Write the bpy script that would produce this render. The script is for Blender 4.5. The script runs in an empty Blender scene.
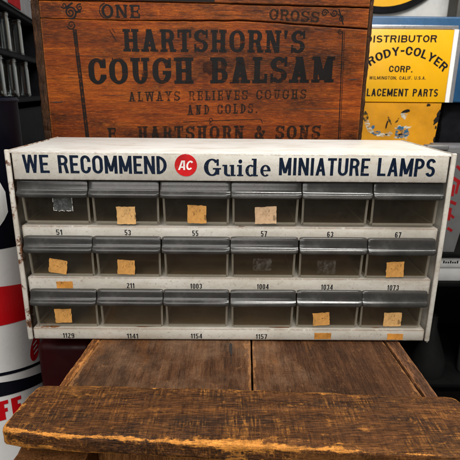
import bpy, bmesh, math, random
from mathutils import Vector, Matrix, noise

random.seed(7)
S = bpy.context.scene
COL = S.collection
R = math.radians

# ------------------------------------------------------------------ camera
cam_d = bpy.data.cameras.new('camera')
cam = bpy.data.objects.new('camera', cam_d)
COL.objects.link(cam)
PITCH, YAW, ROLL = 0.29114, -0.00902, -0.00993
_r = Vector((math.cos(YAW), math.sin(YAW), 0)); _f0 = Vector((-math.sin(YAW), math.cos(YAW), 0)); _z = Vector((0, 0, 1))
_f = _f0 * math.cos(PITCH) - _z * math.sin(PITCH)
_u = _f0 * math.sin(PITCH) + _z * math.cos(PITCH)
_r2 = _r * math.cos(ROLL) - _u * math.sin(ROLL)
_u2 = _r * math.sin(ROLL) + _u * math.cos(ROLL)
M4 = Matrix((_r2, _u2, -_f)).transposed().to_4x4()
M4.translation = Vector((-0.00449, -0.42834, 0.24583))
cam.matrix_world = M4
cam_d.sensor_width = 36; cam_d.lens = 35.964
cam_d.clip_start = 0.01; cam_d.clip_end = 50
cam_d.dof.use_dof = True; cam_d.dof.focus_distance = 0.44; cam_d.dof.aperture_fstop = 24
S.camera = cam

# ------------------------------------------------------------------ world, exposure
W = bpy.data.worlds.new('World'); S.world = W; W.use_nodes = True
bg = W.node_tree.nodes['Background']; bg.inputs[0].default_value = (0.9, 0.95, 1, 1); bg.inputs[1].default_value = 0.018
S.view_settings.view_transform = 'Standard'; S.view_settings.look = 'None'
S.view_settings.exposure = 0; S.view_settings.gamma = 1; S.view_settings.use_curve_mapping = False
S.render.engine = 'CYCLES'
S.cycles.use_denoising = True
S.cycles.max_bounces = 10; S.cycles.transparent_max_bounces = 24
S.cycles.transmission_bounces = 8

# ------------------------------------------------------------------ lamps of the room
def area(name, loc, target, sx, sy, power, col=(1, 1, 1), spread=180):
    d = bpy.data.lights.new(name, 'AREA'); d.shape = 'RECTANGLE'; d.size = sx; d.size_y = sy
    d.energy = power; d.color = col; d.spread = R(spread)
    o = bpy.data.objects.new(name, d); COL.objects.link(o)
    o.location = loc
    o.rotation_euler = (Vector(target) - Vector(loc)).to_track_quat('-Z', 'Y').to_euler()
    return o
area('ceiling_tube', (0.235, -0.30, 1.05), (0.05, 0.05, 0.12), 0.46, 0.20, 12.5, (1, 0.975, 0.93))
area('ceiling_panel', (-0.30, -0.85, 0.95), (-0.02, 0.05, 0.10), 0.8, 0.5, 7.5, (1, 0.97, 0.92))
area('front_room_lamp', (-0.25, -1.75, 0.62), (0, 0.1, 0.12), 1.1, 0.6, 14.5, (1, 0.97, 0.93))
area('back_ceiling_lamp', (0.75, 0.05, 1.25), (0.5, 0.75, 0.3), 0.5, 0.3, 11.0, (1, 0.97, 0.92))

# ================================================================== helpers
class NT:
    """small node-tree writer"""
    def __init__(s, name):
        s.m = bpy.data.materials.new(name); s.m.use_nodes = True
        s.t = s.m.node_tree; s.t.nodes.clear()
        s.out = s.t.nodes.new('ShaderNodeOutputMaterial')
        s.tc = s.t.nodes.new('ShaderNodeTexCoord')
        s.obj = s.tc.outputs['Object']
    def new(s, k): return s.t.nodes.new('ShaderNode' + k)
    def put(s, sock, v):
        if isinstance(v, bpy.types.NodeSocket): s.t.links.new(v, sock)
        elif v is not None:
            if sock.type == 'RGBA' and not hasattr(v, '__len__'): v = (v, v, v, 1)
            elif sock.type == 'RGBA' and len(v) == 3: v = tuple(v) + (1,)
            sock.default_value = v
    def mapping(s, scale=(1, 1, 1), rot=(0, 0, 0), loc=(0, 0, 0), vec=None):
        n = s.new('Mapping'); s.put(n.inputs['Vector'], vec or s.obj)
        n.inputs['Scale'].default_value = scale; n.inputs['Rotation'].default_value = rot; n.inputs['Location'].default_value = loc
        return n.outputs[0]
    def noise(s, scale, detail=4, rough=0.6, vec=None, dist=0):
        n = s.new('TexNoise'); s.put(n.inputs['Vector'], vec or s.obj)
        n.inputs['Scale'].default_value = scale; n.inputs['Detail'].default_value = detail
        n.inputs['Roughness'].default_value = rough; n.inputs['Distortion'].default_value = dist
        return n.outputs[0]
    def voro(s, scale, vec=None, feat='F1', out='Distance'):
        n = s.new('TexVoronoi'); s.put(n.inputs['Vector'], vec or s.obj); n.feature = feat
        n.inputs['Scale'].default_value = scale
        return n.outputs[out]
    def ramp(s, fac, stops, interp='LINEAR'):
        n = s.new('ValToRGB'); s.put(n.inputs[0], fac); e = n.color_ramp.elements; n.color_ramp.interpolation = interp
        while len(e) < len(stops): e.new(0.5)
        for k, (p, c) in zip(e, stops):
            k.position = p
            if not hasattr(c, '__len__'): c = (c, c, c)
            k.color = tuple(c) + (1,)
        return n.outputs[0]
    def mix(s, fac, a, b, mode='MIX'):
        n = s.new('Mix'); n.data_type = 'RGBA'; n.blend_type = mode
        s.put(n.inputs[0], fac); s.put(n.inputs[6], a); s.put(n.inputs[7], b)
        return n.outputs[2]
    def math(s, op, a, b=0.5, clamp=False):
        n = s.new('Math'); n.operation = op; n.use_clamp = clamp
        s.put(n.inputs[0], a); s.put(n.inputs[1], b)
        return n.outputs[0]
    def bump(s, h, strength=0.3, dist=0.001, normal=None):
        n = s.new('Bump'); s.put(n.inputs['Height'], h); n.inputs['Strength'].default_value = strength
        n.inputs['Distance'].default_value = dist
        if normal: s.put(n.inputs['Normal'], normal)
        return n.outputs[0]
    def edge(s, radius, lo=0.01, hi=0.2):
        b = s.new('Bevel'); b.samples = 6; b.inputs['Radius'].default_value = radius
        g = s.new('NewGeometry'); d = s.new('VectorMath'); d.operation = 'DOT_PRODUCT'
        s.t.links.new(b.outputs[0], d.inputs[0]); s.t.links.new(g.outputs['True Normal'], d.inputs[1])
        e = s.math('SUBTRACT', 1.0, d.outputs['Value'])
        return s.ramp(e, [(lo, 0), (hi, 1)])
    def principled(s, col, rough=0.5, normal=None, metal=0, spec=0.5, coat=0, coat_rough=0.1):
        n = s.new('BsdfPrincipled'); s.put(n.inputs['Base Color'], col); s.put(n.inputs['Roughness'], rough)
        s.put(n.inputs['Metallic'], metal); s.put(n.inputs['Specular IOR Level'], spec)
        s.put(n.inputs['Coat Weight'], coat); s.put(n.inputs['Coat Roughness'], coat_rough)
        if normal: s.put(n.inputs['Normal'], normal)
        return n.outputs[0]
    def mixsh(s, fac, a, b):
        n = s.new('MixShader'); s.put(n.inputs[0], fac); s.t.links.new(a, n.inputs[1]); s.t.links.new(b, n.inputs[2])
        return n.outputs[0]
    def transp(s, col=(1, 1, 1)):
        n = s.new('BsdfTransparent'); s.put(n.inputs[0], col); return n.outputs[0]
    def done(s, sh): s.t.links.new(sh, s.out.inputs[0]); return s.m

def link(name, me, parent=None, loc=(0, 0, 0)):
    o = bpy.data.objects.new(name, me); COL.objects.link(o); o.location = loc
    if parent is not None: o.parent = parent
    return o

def thing(name, label, cat, loc=(0, 0, 0), group=None, rotz=0):
    o = bpy.data.objects.new(name, None); COL.objects.link(o); o.empty_display_size = 0.02
    o.location = loc; o.rotation_euler = (0, 0, rotz); o['label'] = label; o['category'] = cat
    if group: o['group'] = group
    return o

def structure(o): o['kind'] = 'structure'; return o

def copy_tree(o, parent=None):
    c = o.copy(); COL.objects.link(c)
    if parent is not None: c.parent = parent
    for ch in list(o.children): copy_tree(ch, c)
    return c

class MB:
    wear = None
    """collects faces into one mesh; world coords minus an origin"""
    def __init__(s, o=(0, 0, 0)): s.v = []; s.f = []; s.mi = []; s.o = Vector(o)
    def add(s, vs, fs, mi=0):
        n = len(s.v); s.v += [tuple(Vector(p) - s.o) for p in vs]
        s.f += [tuple(n + i for i in f) for f in fs]; s.mi += [mi] * len(fs)
        return s
    def box(s, x0, x1, y0, y1, z0, z1, r=0.001, seg=2, mi=0):
        bm = bmesh.new(); bmesh.ops.create_cube(bm, size=1)
        for v in bm.verts: v.co = Vector(((x0 + x1) / 2 + v.co.x * (x1 - x0), (y0 + y1) / 2 + v.co.y * (y1 - y0), (z0 + z1) / 2 + v.co.z * (z1 - z0)))
        if r > 0:
            bmesh.ops.bevel(bm, geom=list(bm.edges), offset=r, offset_type='OFFSET', segments=seg, profile=0.5, affect='EDGES', clamp_overlap=True)
        return s.bm(bm, mi)
    def bm(s, bm, mi=0):
        bm.verts.index_update()
        s.add([v.co.copy() for v in bm.verts], [[v.index for v in f.verts] for f in bm.faces], mi); bm.free(); return s
    def lathe(s, prof, cx, cy, seg=48, mis=None, a0=0, a1=360, axis=None):
        """prof: list of (r, z); mis: material per band"""
        full = abs(a1 - a0) >= 360
        n = seg if full else seg + 1
        vs = []
        for (r, z) in prof:
            for k in range(n):
                a = R(a0 + (a1 - a0) * k / seg)
                vs.append((cx + r * math.cos(a), cy + r * math.sin(a), z))
        for i in range(len(prof) - 1):
            fs = []
            for k in range(seg):
                k2 = (k + 1) % n
                fs.append((i * n + k, i * n + k2, (i + 1) * n + k2, (i + 1) * n + k))
            if i == 0: base = len(s.v); s.v += [tuple(Vector(p) - s.o) for p in vs]
            s.f += [tuple(base + q for q in f) for f in fs]; s.mi += [(mis[i] if mis else 0)] * len(fs)
        return s
    def prism(s, poly, axis, a, b, mi=0):
        """poly of 2-D points extruded along axis 'x','y' or 'z' from a to b"""
        def P(p, t):
            return {'x': (t, p[0], p[1]), 'y': (p[0], t, p[1]), 'z': (p[0], p[1], t)}[axis]
        n = len(poly); vs = [P(p, a) for p in poly] + [P(p, b) for p in poly]
        fs = [tuple(range(n)), tuple(range(2 * n - 1, n - 1, -1))]
        fs += [(i, i + n, (i + 1) % n + n, (i + 1) % n) for i in range(n)]
        return s.add(vs, fs, mi)
    def build(s, name, mats, parent=None, loc=None, angle=35, smooth=True):
        me = bpy.data.meshes.new(name); me.from_pydata(s.v, [], s.f)
        if not isinstance(mats, (list, tuple)): mats = [mats]
        for m in mats: me.materials.append(m)
        me.polygons.foreach_set('material_index', s.mi)
        bm = bmesh.new(); bm.from_mesh(me); bmesh.ops.recalc_face_normals(bm, faces=bm.faces); bm.to_mesh(me); bm.free()
        if smooth:
            me.polygons.foreach_set('use_smooth', [True] * len(me.polygons)); me.set_sharp_from_angle(angle=R(angle))
        if s.wear:
            at = me.attributes.new('wear', 'FLOAT', 'POINT'); at.data.foreach_set('value', s.wear)
        me.update()
        return link(name, me, parent, loc if loc is not None else ((0, 0, 0)))

def plank(xl, xr, yf, yb, z0, z1, nu, nv, nw, r, amp=0.0006, seed=0, rn=0.5, o=(0, 0, 0), wave=0.0):
    """worn board: xl(v), xr(v) give the ends for v=0 front .. 1 back; yf(u), yb(u) the long edges"""
    mb = MB(o)
    idx = {}; vs = []; fs = []; wear = []
    def P(i, j, k):
        key = (i, j, k)
        if key in idx: return idx[key]
        u, v, w = i / nu, j / nv, k / nw
        x = xl(v) + (xr(v) - xl(v)) * u; y = yf(u) + (yb(u) - yf(u)) * v; z = z0 + (z1 - z0) * w
        Lx = xr(v) - xl(v); Ly = yb(u) - yf(u); Lz = z1 - z0
        q = Vector((x * 40 + seed, y * 40, z * 40))
        rr = min(r * (1 - rn + 2 * rn * (0.5 + 0.5 * noise.noise(q))), Lz * 0.5, Ly * .45, Lx * .45)
        d = Vector((u * Lx, v * Ly, w * Lz)); c = Vector((min(max(d.x, rr), Lx - rr), min(max(d.y, rr), Ly - rr), min(max(d.z, rr), Lz - rr)))
        e = d - c
        p = Vector((x, y, z))
        if e.length > 1e-9:
            if (abs(e.x) > 1e-9) + (abs(e.y) > 1e-9) + (abs(e.z) > 1e-9) > 1 or True:
                p = p - e + e.normalized() * min(rr, e.length if False else rr)
        n3 = noise.noise_vector(Vector((x * 60 + seed, y * 150, z * 150))) * amp
        n4 = noise.noise(Vector((x * 15 + seed, y * 30, 3.1))) * wave
        p += Vector((n3.x, n3.y, n3.z + n4))
        a, b, c2 = sorted((min(d.x, Lx - d.x), min(d.y, Ly - d.y), min(d.z, Lz - d.z)))[:3]
        wear.append(math.exp(-max(b, 0) / .0030) if a < 1e-6 else 0)
        idx[key] = len(vs); vs.append(p); return idx[key]
    for i in range(nu):
        for j in range(nv):
            fs.append((P(i, j, nw), P(i + 1, j, nw), P(i + 1, j + 1, nw), P(i, j + 1, nw)))
            fs.append((P(i, j, 0), P(i, j + 1, 0), P(i + 1, j + 1, 0), P(i + 1, j, 0)))
    for i in range(nu):
        for k in range(nw):
            fs.append((P(i, 0, k), P(i + 1, 0, k), P(i + 1, 0, k + 1), P(i, 0, k + 1)))
            fs.append((P(i, nv, k), P(i, nv, k + 1), P(i + 1, nv, k + 1), P(i + 1, nv, k)))
    for j in range(nv):
        for k in range(nw):
            fs.append((P(0, j, k), P(0, j, k + 1), P(0, j + 1, k + 1), P(0, j + 1, k)))
            fs.append((P(nu, j, k), P(nu, j + 1, k), P(nu, j + 1, k + 1), P(nu, j, k + 1)))
    mb.add(vs, fs); mb.wear = wear; return mb

def lerp_pts(pts):
    """piecewise linear function through sorted (t, value)"""
    def f(t):
        for (a, p), (b, q) in zip(pts, pts[1:]):
            if t <= b: return p + (q - p) * (t - a) / (b - a)
        return pts[-1][1]
    return f

# ------------------------------------------------------------------ lettering: strokes built as polygons, cap height 1
def RECT(x0, y0, x1, y1): return [(x0, y0), (x1, y0), (x1, y1), (x0, y1)]
def ARC(cx, cy, rx, ry, tx, ty, a0, a1, n=14):
    out = []
    for k in range(n):
        a, b = R(a0 + (a1 - a0) * k / n), R(a0 + (a1 - a0) * (k + 1) / n)
        out.append([(cx + rx * math.cos(a), cy + ry * math.sin(a)), (cx + rx * math.cos(b), cy + ry * math.sin(b)),
                    (cx + (rx - tx) * math.cos(b), cy + (ry - ty) * math.sin(b)), (cx + (rx - tx) * math.cos(a), cy + (ry - ty) * math.sin(a))])
    return out
def DIAG(x0, y0, x1, y1, t): return [(x0, y0), (x0 + t, y0), (x1 + t, y1), (x1, y1)]

BASEW = dict(A=.95, B=.9, C=.9, D=.92, E=.8, F=.78, G=.95, H=.98, I=.36, L=.76, M=1.15, N=.98, O=.95, P=.86, R=.92, S=.86, T=.84, U=.95, V=.95, W=1.3, Y=.95, X=.9)
BASEW.update({'&': 1.0, "'": .28, '.': .25, ',': .25, ' ': .55, '-': .5})
for _c in '0235679': BASEW[_c] = .8
BASEW['4'] = .86; BASEW['1'] = .5; BASEW['8'] = .8

def glyph(c, w, t, h, slab=0.0):
    """polygons of one capital; slab = serif length (0 for a gothic)"""
    P = []; sv = h * .95
    r = min(.5, w / 2 * 1.05)
    def serif(xa, xb, top):       # serif slab from xa to xb
        if slab > 0: P.append(RECT(xa, 1 - sv, xb, 1) if top else RECT(xa, 0, xb, sv))
    def stem(x, a=0., b=1., both=(1, 1)):
        P.append(RECT(x, a, x + t, b))
        if slab > 0:
            if both[0]: serif(x - slab, x + t + slab, False)
            if both[1]: serif(x - slab, x + t + slab, True)
    def bowl(x0, y0, y1, xr):     # D-shaped bowl from x0 to xr
        ry = (y1 - y0) / 2; rx = min(ry * 1.0, xr - x0)
        P.append(RECT(x0, y1 - h, xr - rx, y1)); P.append(RECT(x0, y0, xr - rx, y0 + h))
        P.extend(ARC(xr - rx, (y0 + y1) / 2, rx, ry, t, h, -90, 90, 12))
    s = slab
    if c == 'A':
        P.append(DIAG(0 + s * .6, 0, w / 2 - t / 2 , 1, t * 1.0)); P.append(DIAG(w - t - s * .6, 0, w / 2 - t / 2, 1, t * 1.0)); P.append(RECT(w * .24, .23, w * .76, .23 + h))
        if s: serif(-s * .5, t + s * 1.7, False); serif(w - t - s * 1.7, w + s * .5, False); P.append(RECT(w / 2 - t * .75, 1 - sv, w / 2 + t * .5, 1))
    elif c == 'B':
        stem(s, both=(0, 0)); bowl(s + t * .5, .5 - h / 2, 1, w * .96); bowl(s + t * .5, 0, .5 + h / 2, w)
        if s: serif(0, s + t, True); serif(0, s + t, False)
    elif c in 'CG':
        P.append(RECT(0, r, t, 1 - r)) if r < .5 else None
        P.extend(ARC(w / 2, 1 - r, w / 2, r, t, h, 25 if r >= .5 else 0, 180)); P.extend(ARC(w / 2, r, w / 2, r, t, h, 180, 335 if r >= .5 else 360))
        if r < .5: P.append(RECT(w - t, .64, w, 1 - r)); P.append(RECT(w - t, r, w, .36 if c == 'C' else .5))
        if c == 'G':
            if r >= .5: P.append(RECT(w - t, .08, w, .48))
            P.append(RECT(w * .55, .5 - h, w, .5))
        if s: P.append(RECT(w - t * .55, .62, w, .98)); 
        if s and c == 'C': P.append([(w - t * .7, .26), (w, .34), (w, .22), (w - t * .5, .12)])
    elif c == 'D':
        stem(s, both=(0, 0)); bowl(s + t * .5, 0, 1, w)
        if s: serif(0, s + t, True); serif(0, s + t, False)
    elif c in 'EFL':
        stem(s, both=(1, 1) if c == 'F' or c == 'L' else (0, 0))
        if c != 'L': P.append(RECT(s + t * .5, 1 - h, w, 1)); P.append(RECT(s + t * .5, .5 - h / 2, w * .86, .5 + h / 2))
        if c != 'F': P.append(RECT(s + t * .5, 0, w, h))
        if s:
            serif(0, s + t, True); serif(0, s + t, False)
            if c != 'L': P.append(RECT(w - t * .5, .66, w, 1)); P.append(RECT(w * .86 - t * .45, .34, w * .86, .66))
            if c != 'F': P.append(RECT(w - t * .5, 0, w, .36))
    elif c == 'H':
        stem(s); stem(w - t - s); P.append(RECT(s + t * .5, .5 - h / 2, w - s - t * .5, .5 + h / 2))
    elif c == 'I': stem(w / 2 - t / 2)
    elif c == 'M':
        tt = t * .8 if s else t
        P.append(RECT(s, 0, s + tt, 1)); P.append(RECT(w - s - t, 0, w - s, 1))
        P.append(DIAG(w / 2 - t * .5, .12 if not s else .1, s, 1, t * 1.0)); P.append(DIAG(w / 2 - t * .5, .12 if not s else .1, w - s - t, 1, t * 1.0))
        if s: serif(0, s * 2 + tt, False); serif(w - t - 2 * s, w, False); serif(0, s + t, True); serif(w - s - t, w, True)
    elif c == 'N':
        tt = t * .75 if s else t
        P.append(RECT(s, 0, s + tt, 1)); P.append(RECT(w - s - tt, 0, w - s, 1)); P.append(DIAG(w - s - t * 1.05, 0, s, 1, t * 1.05))
        if s: serif(0, s * 2 + tt, False); serif(0, s + tt, True); serif(w - 2 * s - tt, w, True)
    elif c in 'O0':
        if r < .5: P.append(RECT(0, r, t, 1 - r)); P.append(RECT(w - t, r, w, 1 - r))
        P.extend(ARC(w / 2, 1 - r, w / 2, r, t, h, 0, 180)); P.extend(ARC(w / 2, r, w / 2, r, t, h, 180, 360))
    elif c == 'P':
        stem(s, both=(1, 0)); bowl(s + t * .5, .42, 1, w)
        if s: serif(0, s + t, True)
    elif c == 'R':
        stem(s, both=(1, 0)); bowl(s + t * .5, .44, 1, w * .97)
        P.append(DIAG(w - t, 0, w * .52, .5, t))
        if s: serif(0, s + t, True); serif(w - t * 1.1, w + s * .8, False)
    elif c == 'S':
        ry = (1 + h) / 4; 
        P.extend(ARC(w / 2, 1 - ry, w / 2, ry, t, h, 20, 270)); P.extend(ARC(w / 2, ry, w / 2, ry, t, h, 90, -160))
        if s: P.append(RECT(w - t * .5, .64, w - t * .05, 1)); P.append(RECT(t * .05, 0, t * .5, .36))
    elif c == 'T':
        stem(w / 2 - t / 2, both=(1, 0)); P.append(RECT(0, 1 - h, w, 1))
        if s: P.append(RECT(0, .64, t * .45, 1)); P.append(RECT(w - t * .45, .64, w, 1))
    elif c == 'U':
        t2 = t * .75 if s else t
        rr = min(r, .46)
        P.append(RECT(s, rr, s + t, 1)); P.append(RECT(w - s - t2, rr, w - s, 1)); P.extend(ARC(w / 2, rr, w / 2 - s, rr, t, h, 180, 360))
        if s: serif(0, 2 * s + t, True); serif(w - 2 * s - t2, w, True)
    elif c == 'V':
        P.append(DIAG(w / 2 - t / 2, 0, s * .6, 1, t)); P.append(DIAG(w / 2 - t / 2, 0, w - t - s * .6, 1, t))
        if s: serif(-s * .4, t + s * 1.6, True); serif(w - t - s * 1.6, w + s * .4, True)
    elif c == 'W':
        tt = t * .92
        for a, b in ((w * .26, s * .6), (w * .26, w / 2), (w * .74, w / 2), (w * .74, w - s * .6)):
            P.append(DIAG(a - tt / 2, 0, min(max(b - tt / 2, s * .6), w - tt - s * .6), 1, tt))
        if s: serif(-s * .4, t + s * 1.6, True); serif(w - t - s * 1.6, w + s * .4, True); serif(w / 2 - t, w / 2 + t, True)
    elif c == 'Y':
        P.append(DIAG(w / 2 - t / 2, .42, s * .6, 1, t)); P.append(DIAG(w / 2 - t / 2, .42, w - t - s * .6, 1, t)); P.append(RECT(w / 2 - t / 2, 0, w / 2 + t / 2, .43))
        if s: serif(-s * .4, t + s * 1.6, True); serif(w - t - s * 1.6, w + s * .4, True); serif(w / 2 - t / 2 - s, w / 2 + t / 2 + s, False)
    elif c == '&':
        P.extend(ARC(w * .42, .76, w * .24, .24, t * .75, h * .9, -30, 260)); P.extend(ARC(w * .38, .29, w * .38, .29, t, h, 100, 345))
        P.append(DIAG(w - t, 0, w * .2, .72, t)); P.append(DIAG(w * .72 - t * .3, .22, w * .86, .55, t * .5)); P.append(RECT(w * .7, .52, w, .52 + h))
    elif c == "'": P.append([(0, 1), (w * .85, 1), (w * .5, .62), (w * .15, .62)])
    elif c == '.': P.append(RECT(w * .12, 0, w * .12 + t, t * .95))
    elif c == ',': P.append(RECT(w * .12, 0, w * .12 + t, t * .9)); P.append([(w * .3, 0), (w * .12 + t, 0), (w * .25, -.2), (w * .1, -.16)])
    elif c == '-': P.append(RECT(0, .38, w, .38 + h * 1.2))
    elif c == '1': P.append(RECT(w - t * 1.15, 0, w - t * .15, 1)); P.append([(w - t, 1), (w - t, .78), (0, .66), (0, .82)])
    elif c == '2':
        P.extend(ARC(w / 2, 1 - r * .8, w / 2, r * .8, t, h, 0, 170)); P.append(DIAG(0, h * .7, w - t * 1.05, 1 - r * .8, t * 1.05)); P.append(RECT(0, 0, w, h))
    elif c == '3':
        ry = (1 + h) / 4
        P.extend(ARC(w / 2, 1 - ry, w / 2, ry, t, h, 165, -90)); P.extend(ARC(w / 2, ry, w / 2, ry, t, h, 90, -165))
    elif c == '4':
        P.append(RECT(w * .58, 0, w * .58 + t, 1)); P.append(RECT(0, .22, w, .22 + h)); P.append(DIAG(0, .24, w * .56, 1, t * .8))
    elif c == '5':
        P.append(RECT(t * .15, 1 - h, w * .95, 1)); P.append(RECT(t * .1, .46, t, 1)); P.extend(ARC(w / 2, .32, w / 2, .32, t, h, 130, -160))
    elif c in '69':
        Q = [RECT(0, .3, t, 1 - r)] + ARC(w / 2, .31, w / 2, .31, t, h, 0, 360, 20) + ARC(w / 2, 1 - r, w / 2, r, t, h, 15, 180)
        if c == '9': Q = [[(w - x, 1 - y) for x, y in q] for q in Q]
        P.extend(Q)
    elif c == '7':
        P.append(RECT(0, 1 - h, w, 1)); P.append(DIAG(w * .22, 0, w - t * 1.05, 1 - h * .5, t * 1.05))
    return P

def text_polys(txt, width, cap, t, h, slab=0.0, sp=0.12):
    """polygons (x, y) for a line of capitals fitted to a width; strokes keep their weight"""
    n = len(txt); free = width / cap - sp * (n - 1); k = free / sum(BASEW[c] for c in txt)
    out = []; x = 0
    for c in txt:
        w = BASEW[c] * k
        for poly in glyph(c, w, t, h, slab): out.append([((x + px) * cap, py * cap) for px, py in poly])
        x += w + sp
    return out

def decal(mb, polys, fn, mi=0, lift=0.00012, step=0.000004, nrm=None):
    """lay printed polygons on a surface: fn(x, y) -> (point, normal)"""
    for i, poly in enumerate(polys):
        vs = []
        for (x, y) in poly:
            p, n = fn(x, y); vs.append(Vector(p) + Vector(n) * (lift + step * (i % 40)))
        mb.add(vs, [tuple(range(len(vs)))], mi)

def front(x0, z0, y, x1=None, z1=None):
    """map for a plane that faces -y; baseline may slope to (x1, z1)"""
    sl = 0 if x1 is None else (z1 - z0) / (x1 - x0)
    return lambda px, py: ((x0 + px, y, z0 + py + px * sl), (0, -1, 0))

def spiral(cx, cy, r0, r1, a0, a1, w, n=40):
    out = []
    def q(k):
        f = k / n; a = R(a0 + (a1 - a0) * f); r = r0 + (r1 - r0) * f; ww = w * (1 - .4 * f)
        return (cx + (r - ww / 2) * math.cos(a), cy + (r - ww / 2) * math.sin(a)), (cx + (r + ww / 2) * math.cos(a), cy + (r + ww / 2) * math.sin(a))
    for k in range(n):
        (a, b), (c, d) = q(k), q(k + 1); out.append([a, b, d, c])
    return out
def line2(x0, y0, x1, y1, w):
    d = Vector((x1 - x0, y1 - y0)).normalized(); nx, ny = -d.y * w / 2, d.x * w / 2
    return [(x0 - nx, y0 - ny), (x1 - nx, y1 - ny), (x1 + nx, y1 + ny), (x0 + nx, y0 + ny)]

# ================================================================== materials
def m_plain(name, col, rough=0.5, metal=0, spec=0.5, var=0.15, scale=40, bump=0.1, coat=0):
    n = NT(name)
    a = n.noise(scale, 5, .65); b = n.noise(scale * 6, 3, .6)
    dark = tuple(c * (1 - var * 1.6) for c in col); lite = tuple(min(1, c * (1 + var)) for c in col)
    c = n.ramp(a, [(.3, dark), (.7, lite)])
    rr = n.math('ADD', n.math('MULTIPLY', b, .25), rough - .12)
    return n.done(n.principled(c, rr, n.bump(b, bump, .0005), metal, spec, coat))

def m_cream(name='cream_enamel', rustiness=0.0, chip=0.0, off=0.0):
    n = NT(name)
    n.obj = n.mapping(loc=(off, off, off))
    base = n.ramp(n.noise(14, 6, .6), [(.28, (.40, .375, .32)), (.52, (.53, .505, .45)), (.8, (.60, .58, .53))])
    streak = n.noise(30, 6, .7, n.mapping((.25, 1, 1)))
    base = n.mix(n.math('MULTIPLY', n.ramp(streak, [(.48, 0), (.72, 1)]), .55), base, (.30, .245, .175))
    base = n.mix(n.math('MULTIPLY', n.ramp(n.noise(210, 5, .75), [(.5, 0), (.7, 1)]), .30), base, (.27, .22, .16))
    speck = n.noise(420, 3, .7)
    base = n.mix(n.math('MULTIPLY', n.ramp(speck, [(.62, 0), (.72, 1)]), .55), base, (.13, .085, .05))
    e = n.edge(.0022)
    ch = n.noise(150, 6, .75)
    chips = n.math('MULTIPLY', e, n.ramp(ch, [(.46 - rustiness * .12 - chip, 0), (.55 - rustiness * .12 - chip, 1)]))
    rust = n.ramp(n.noise(260, 4, .7), [(.3, (.035, .022, .016)), (.55, (.15, .06, .025)), (.75, (.26, .12, .05))])
    base = n.mix(chips, base, rust)
    big = n.noise(38, 8, .72)
    lo = .66 - rustiness * .12 + (.055 if off else 0)
    base = n.mix(n.ramp(big, [(lo, 0), (lo + .05, 1)]), base, rust)
    h = n.math('SUBTRACT', n.noise(90, 4, .6), n.math('MULTIPLY', chips, .8))
    return n.done(n.principled(base, n.ramp(streak, [(.3, .32), (.8, .6)]), n.bump(h, .25, .0006)))

def m_top(name='worn_white_enamel'):
    n = NT(name)
    base = n.ramp(n.noise(9, 6, .65), [(.3, (.50, .485, .455)), (.6, (.60, .59, .565)), (.8, (.65, .64, .615))])
    scr = n.noise(60, 7, .75, n.mapping((.35, 1, 1)))
    base = n.mix(n.math('MULTIPLY', n.ramp(scr, [(.48, 0), (.66, 1)]), .55), base, (.38, .34, .275))
    e = n.edge(.002); chips = n.math('MULTIPLY', e, n.ramp(n.noise(130, 6, .75), [(.46, 0), (.56, 1)]))
    rust = n.ramp(n.noise(260, 4, .7), [(.3, (.03, .02, .015)), (.7, (.17, .075, .03))])
    base = n.mix(chips, base, rust)
    sp = n.noise(240, 4, .7); base = n.mix(n.math('MULTIPLY', n.ramp(sp, [(.66, 0), (.72, 1)]), .7), base, (.16, .1, .055))
    return n.done(n.principled(base, .42, n.bump(scr, .15, .0005)))

def m_smoke(name, tint, diff, fac, rough=.12):
    """smoked clear plastic wall: mostly see-through, a little dusty, glossy"""
    n = NT(name)
    lw = n.new('LayerWeight'); lw.inputs[0].default_value = .5
    fres = n.math('ADD', n.math('MULTIPLY', n.math('POWER', lw.outputs['Facing'], 5.0), .55), .035)
    gl = n.new('BsdfGlossy'); gl.inputs['Roughness'].default_value = rough; gl.inputs[0].default_value = (.9, .9, .9, 1)
    df = n.new('BsdfDiffuse'); df.inputs[0].default_value = diff + (1,)
    dust = n.noise(55, 6, .75); fine = n.noise(500, 3, .7, n.mapping((1, 1, .2), (0, .5, 0)))
    f = n.math('MULTIPLY', n.math('ADD', n.ramp(dust, [(.35, .4), (.75, 1.5)]), n.math('MULTIPLY', n.ramp(fine, [(.6, 0), (.75, 1)]), .5)), fac)
    f = n.math('ADD', f, n.math('MULTIPLY', n.edge(.0013, .015, .2), .55), True)
    a = n.mixsh(f, n.transp(tint), df.outputs[0])
    return n.done(n.mixsh(fres, a, gl.outputs[0]))

def m_lip():
    n = NT('smoked_lip_plastic')
    scr = n.noise(300, 5, .75, n.mapping((.15, 1, 1))); d = n.noise(45, 6, .7)
    c = n.ramp(d, [(.3, (.040, .039, .038)), (.55, (.068, .066, .063)), (.8, (.14, .137, .127))])
    c = n.mix(n.math('MULTIPLY', n.ramp(scr, [(.6, 0), (.75, 1)]), .35), c, (.16, .155, .145))
    p = n.principled(c, n.math('ADD', n.math('MULTIPLY', n.ramp(d, [(.3, 0), (.75, 1)]), .16), n.math('ADD', n.math('MULTIPLY', scr, .14), .05)), n.bump(n.math('ADD', d, n.math('MULTIPLY', scr, .4)), .10, .0005), spec=.6)
    fr = n.transp((.55, .53, .5))
    return n.done(n.mixsh(.46, p, fr))

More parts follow.
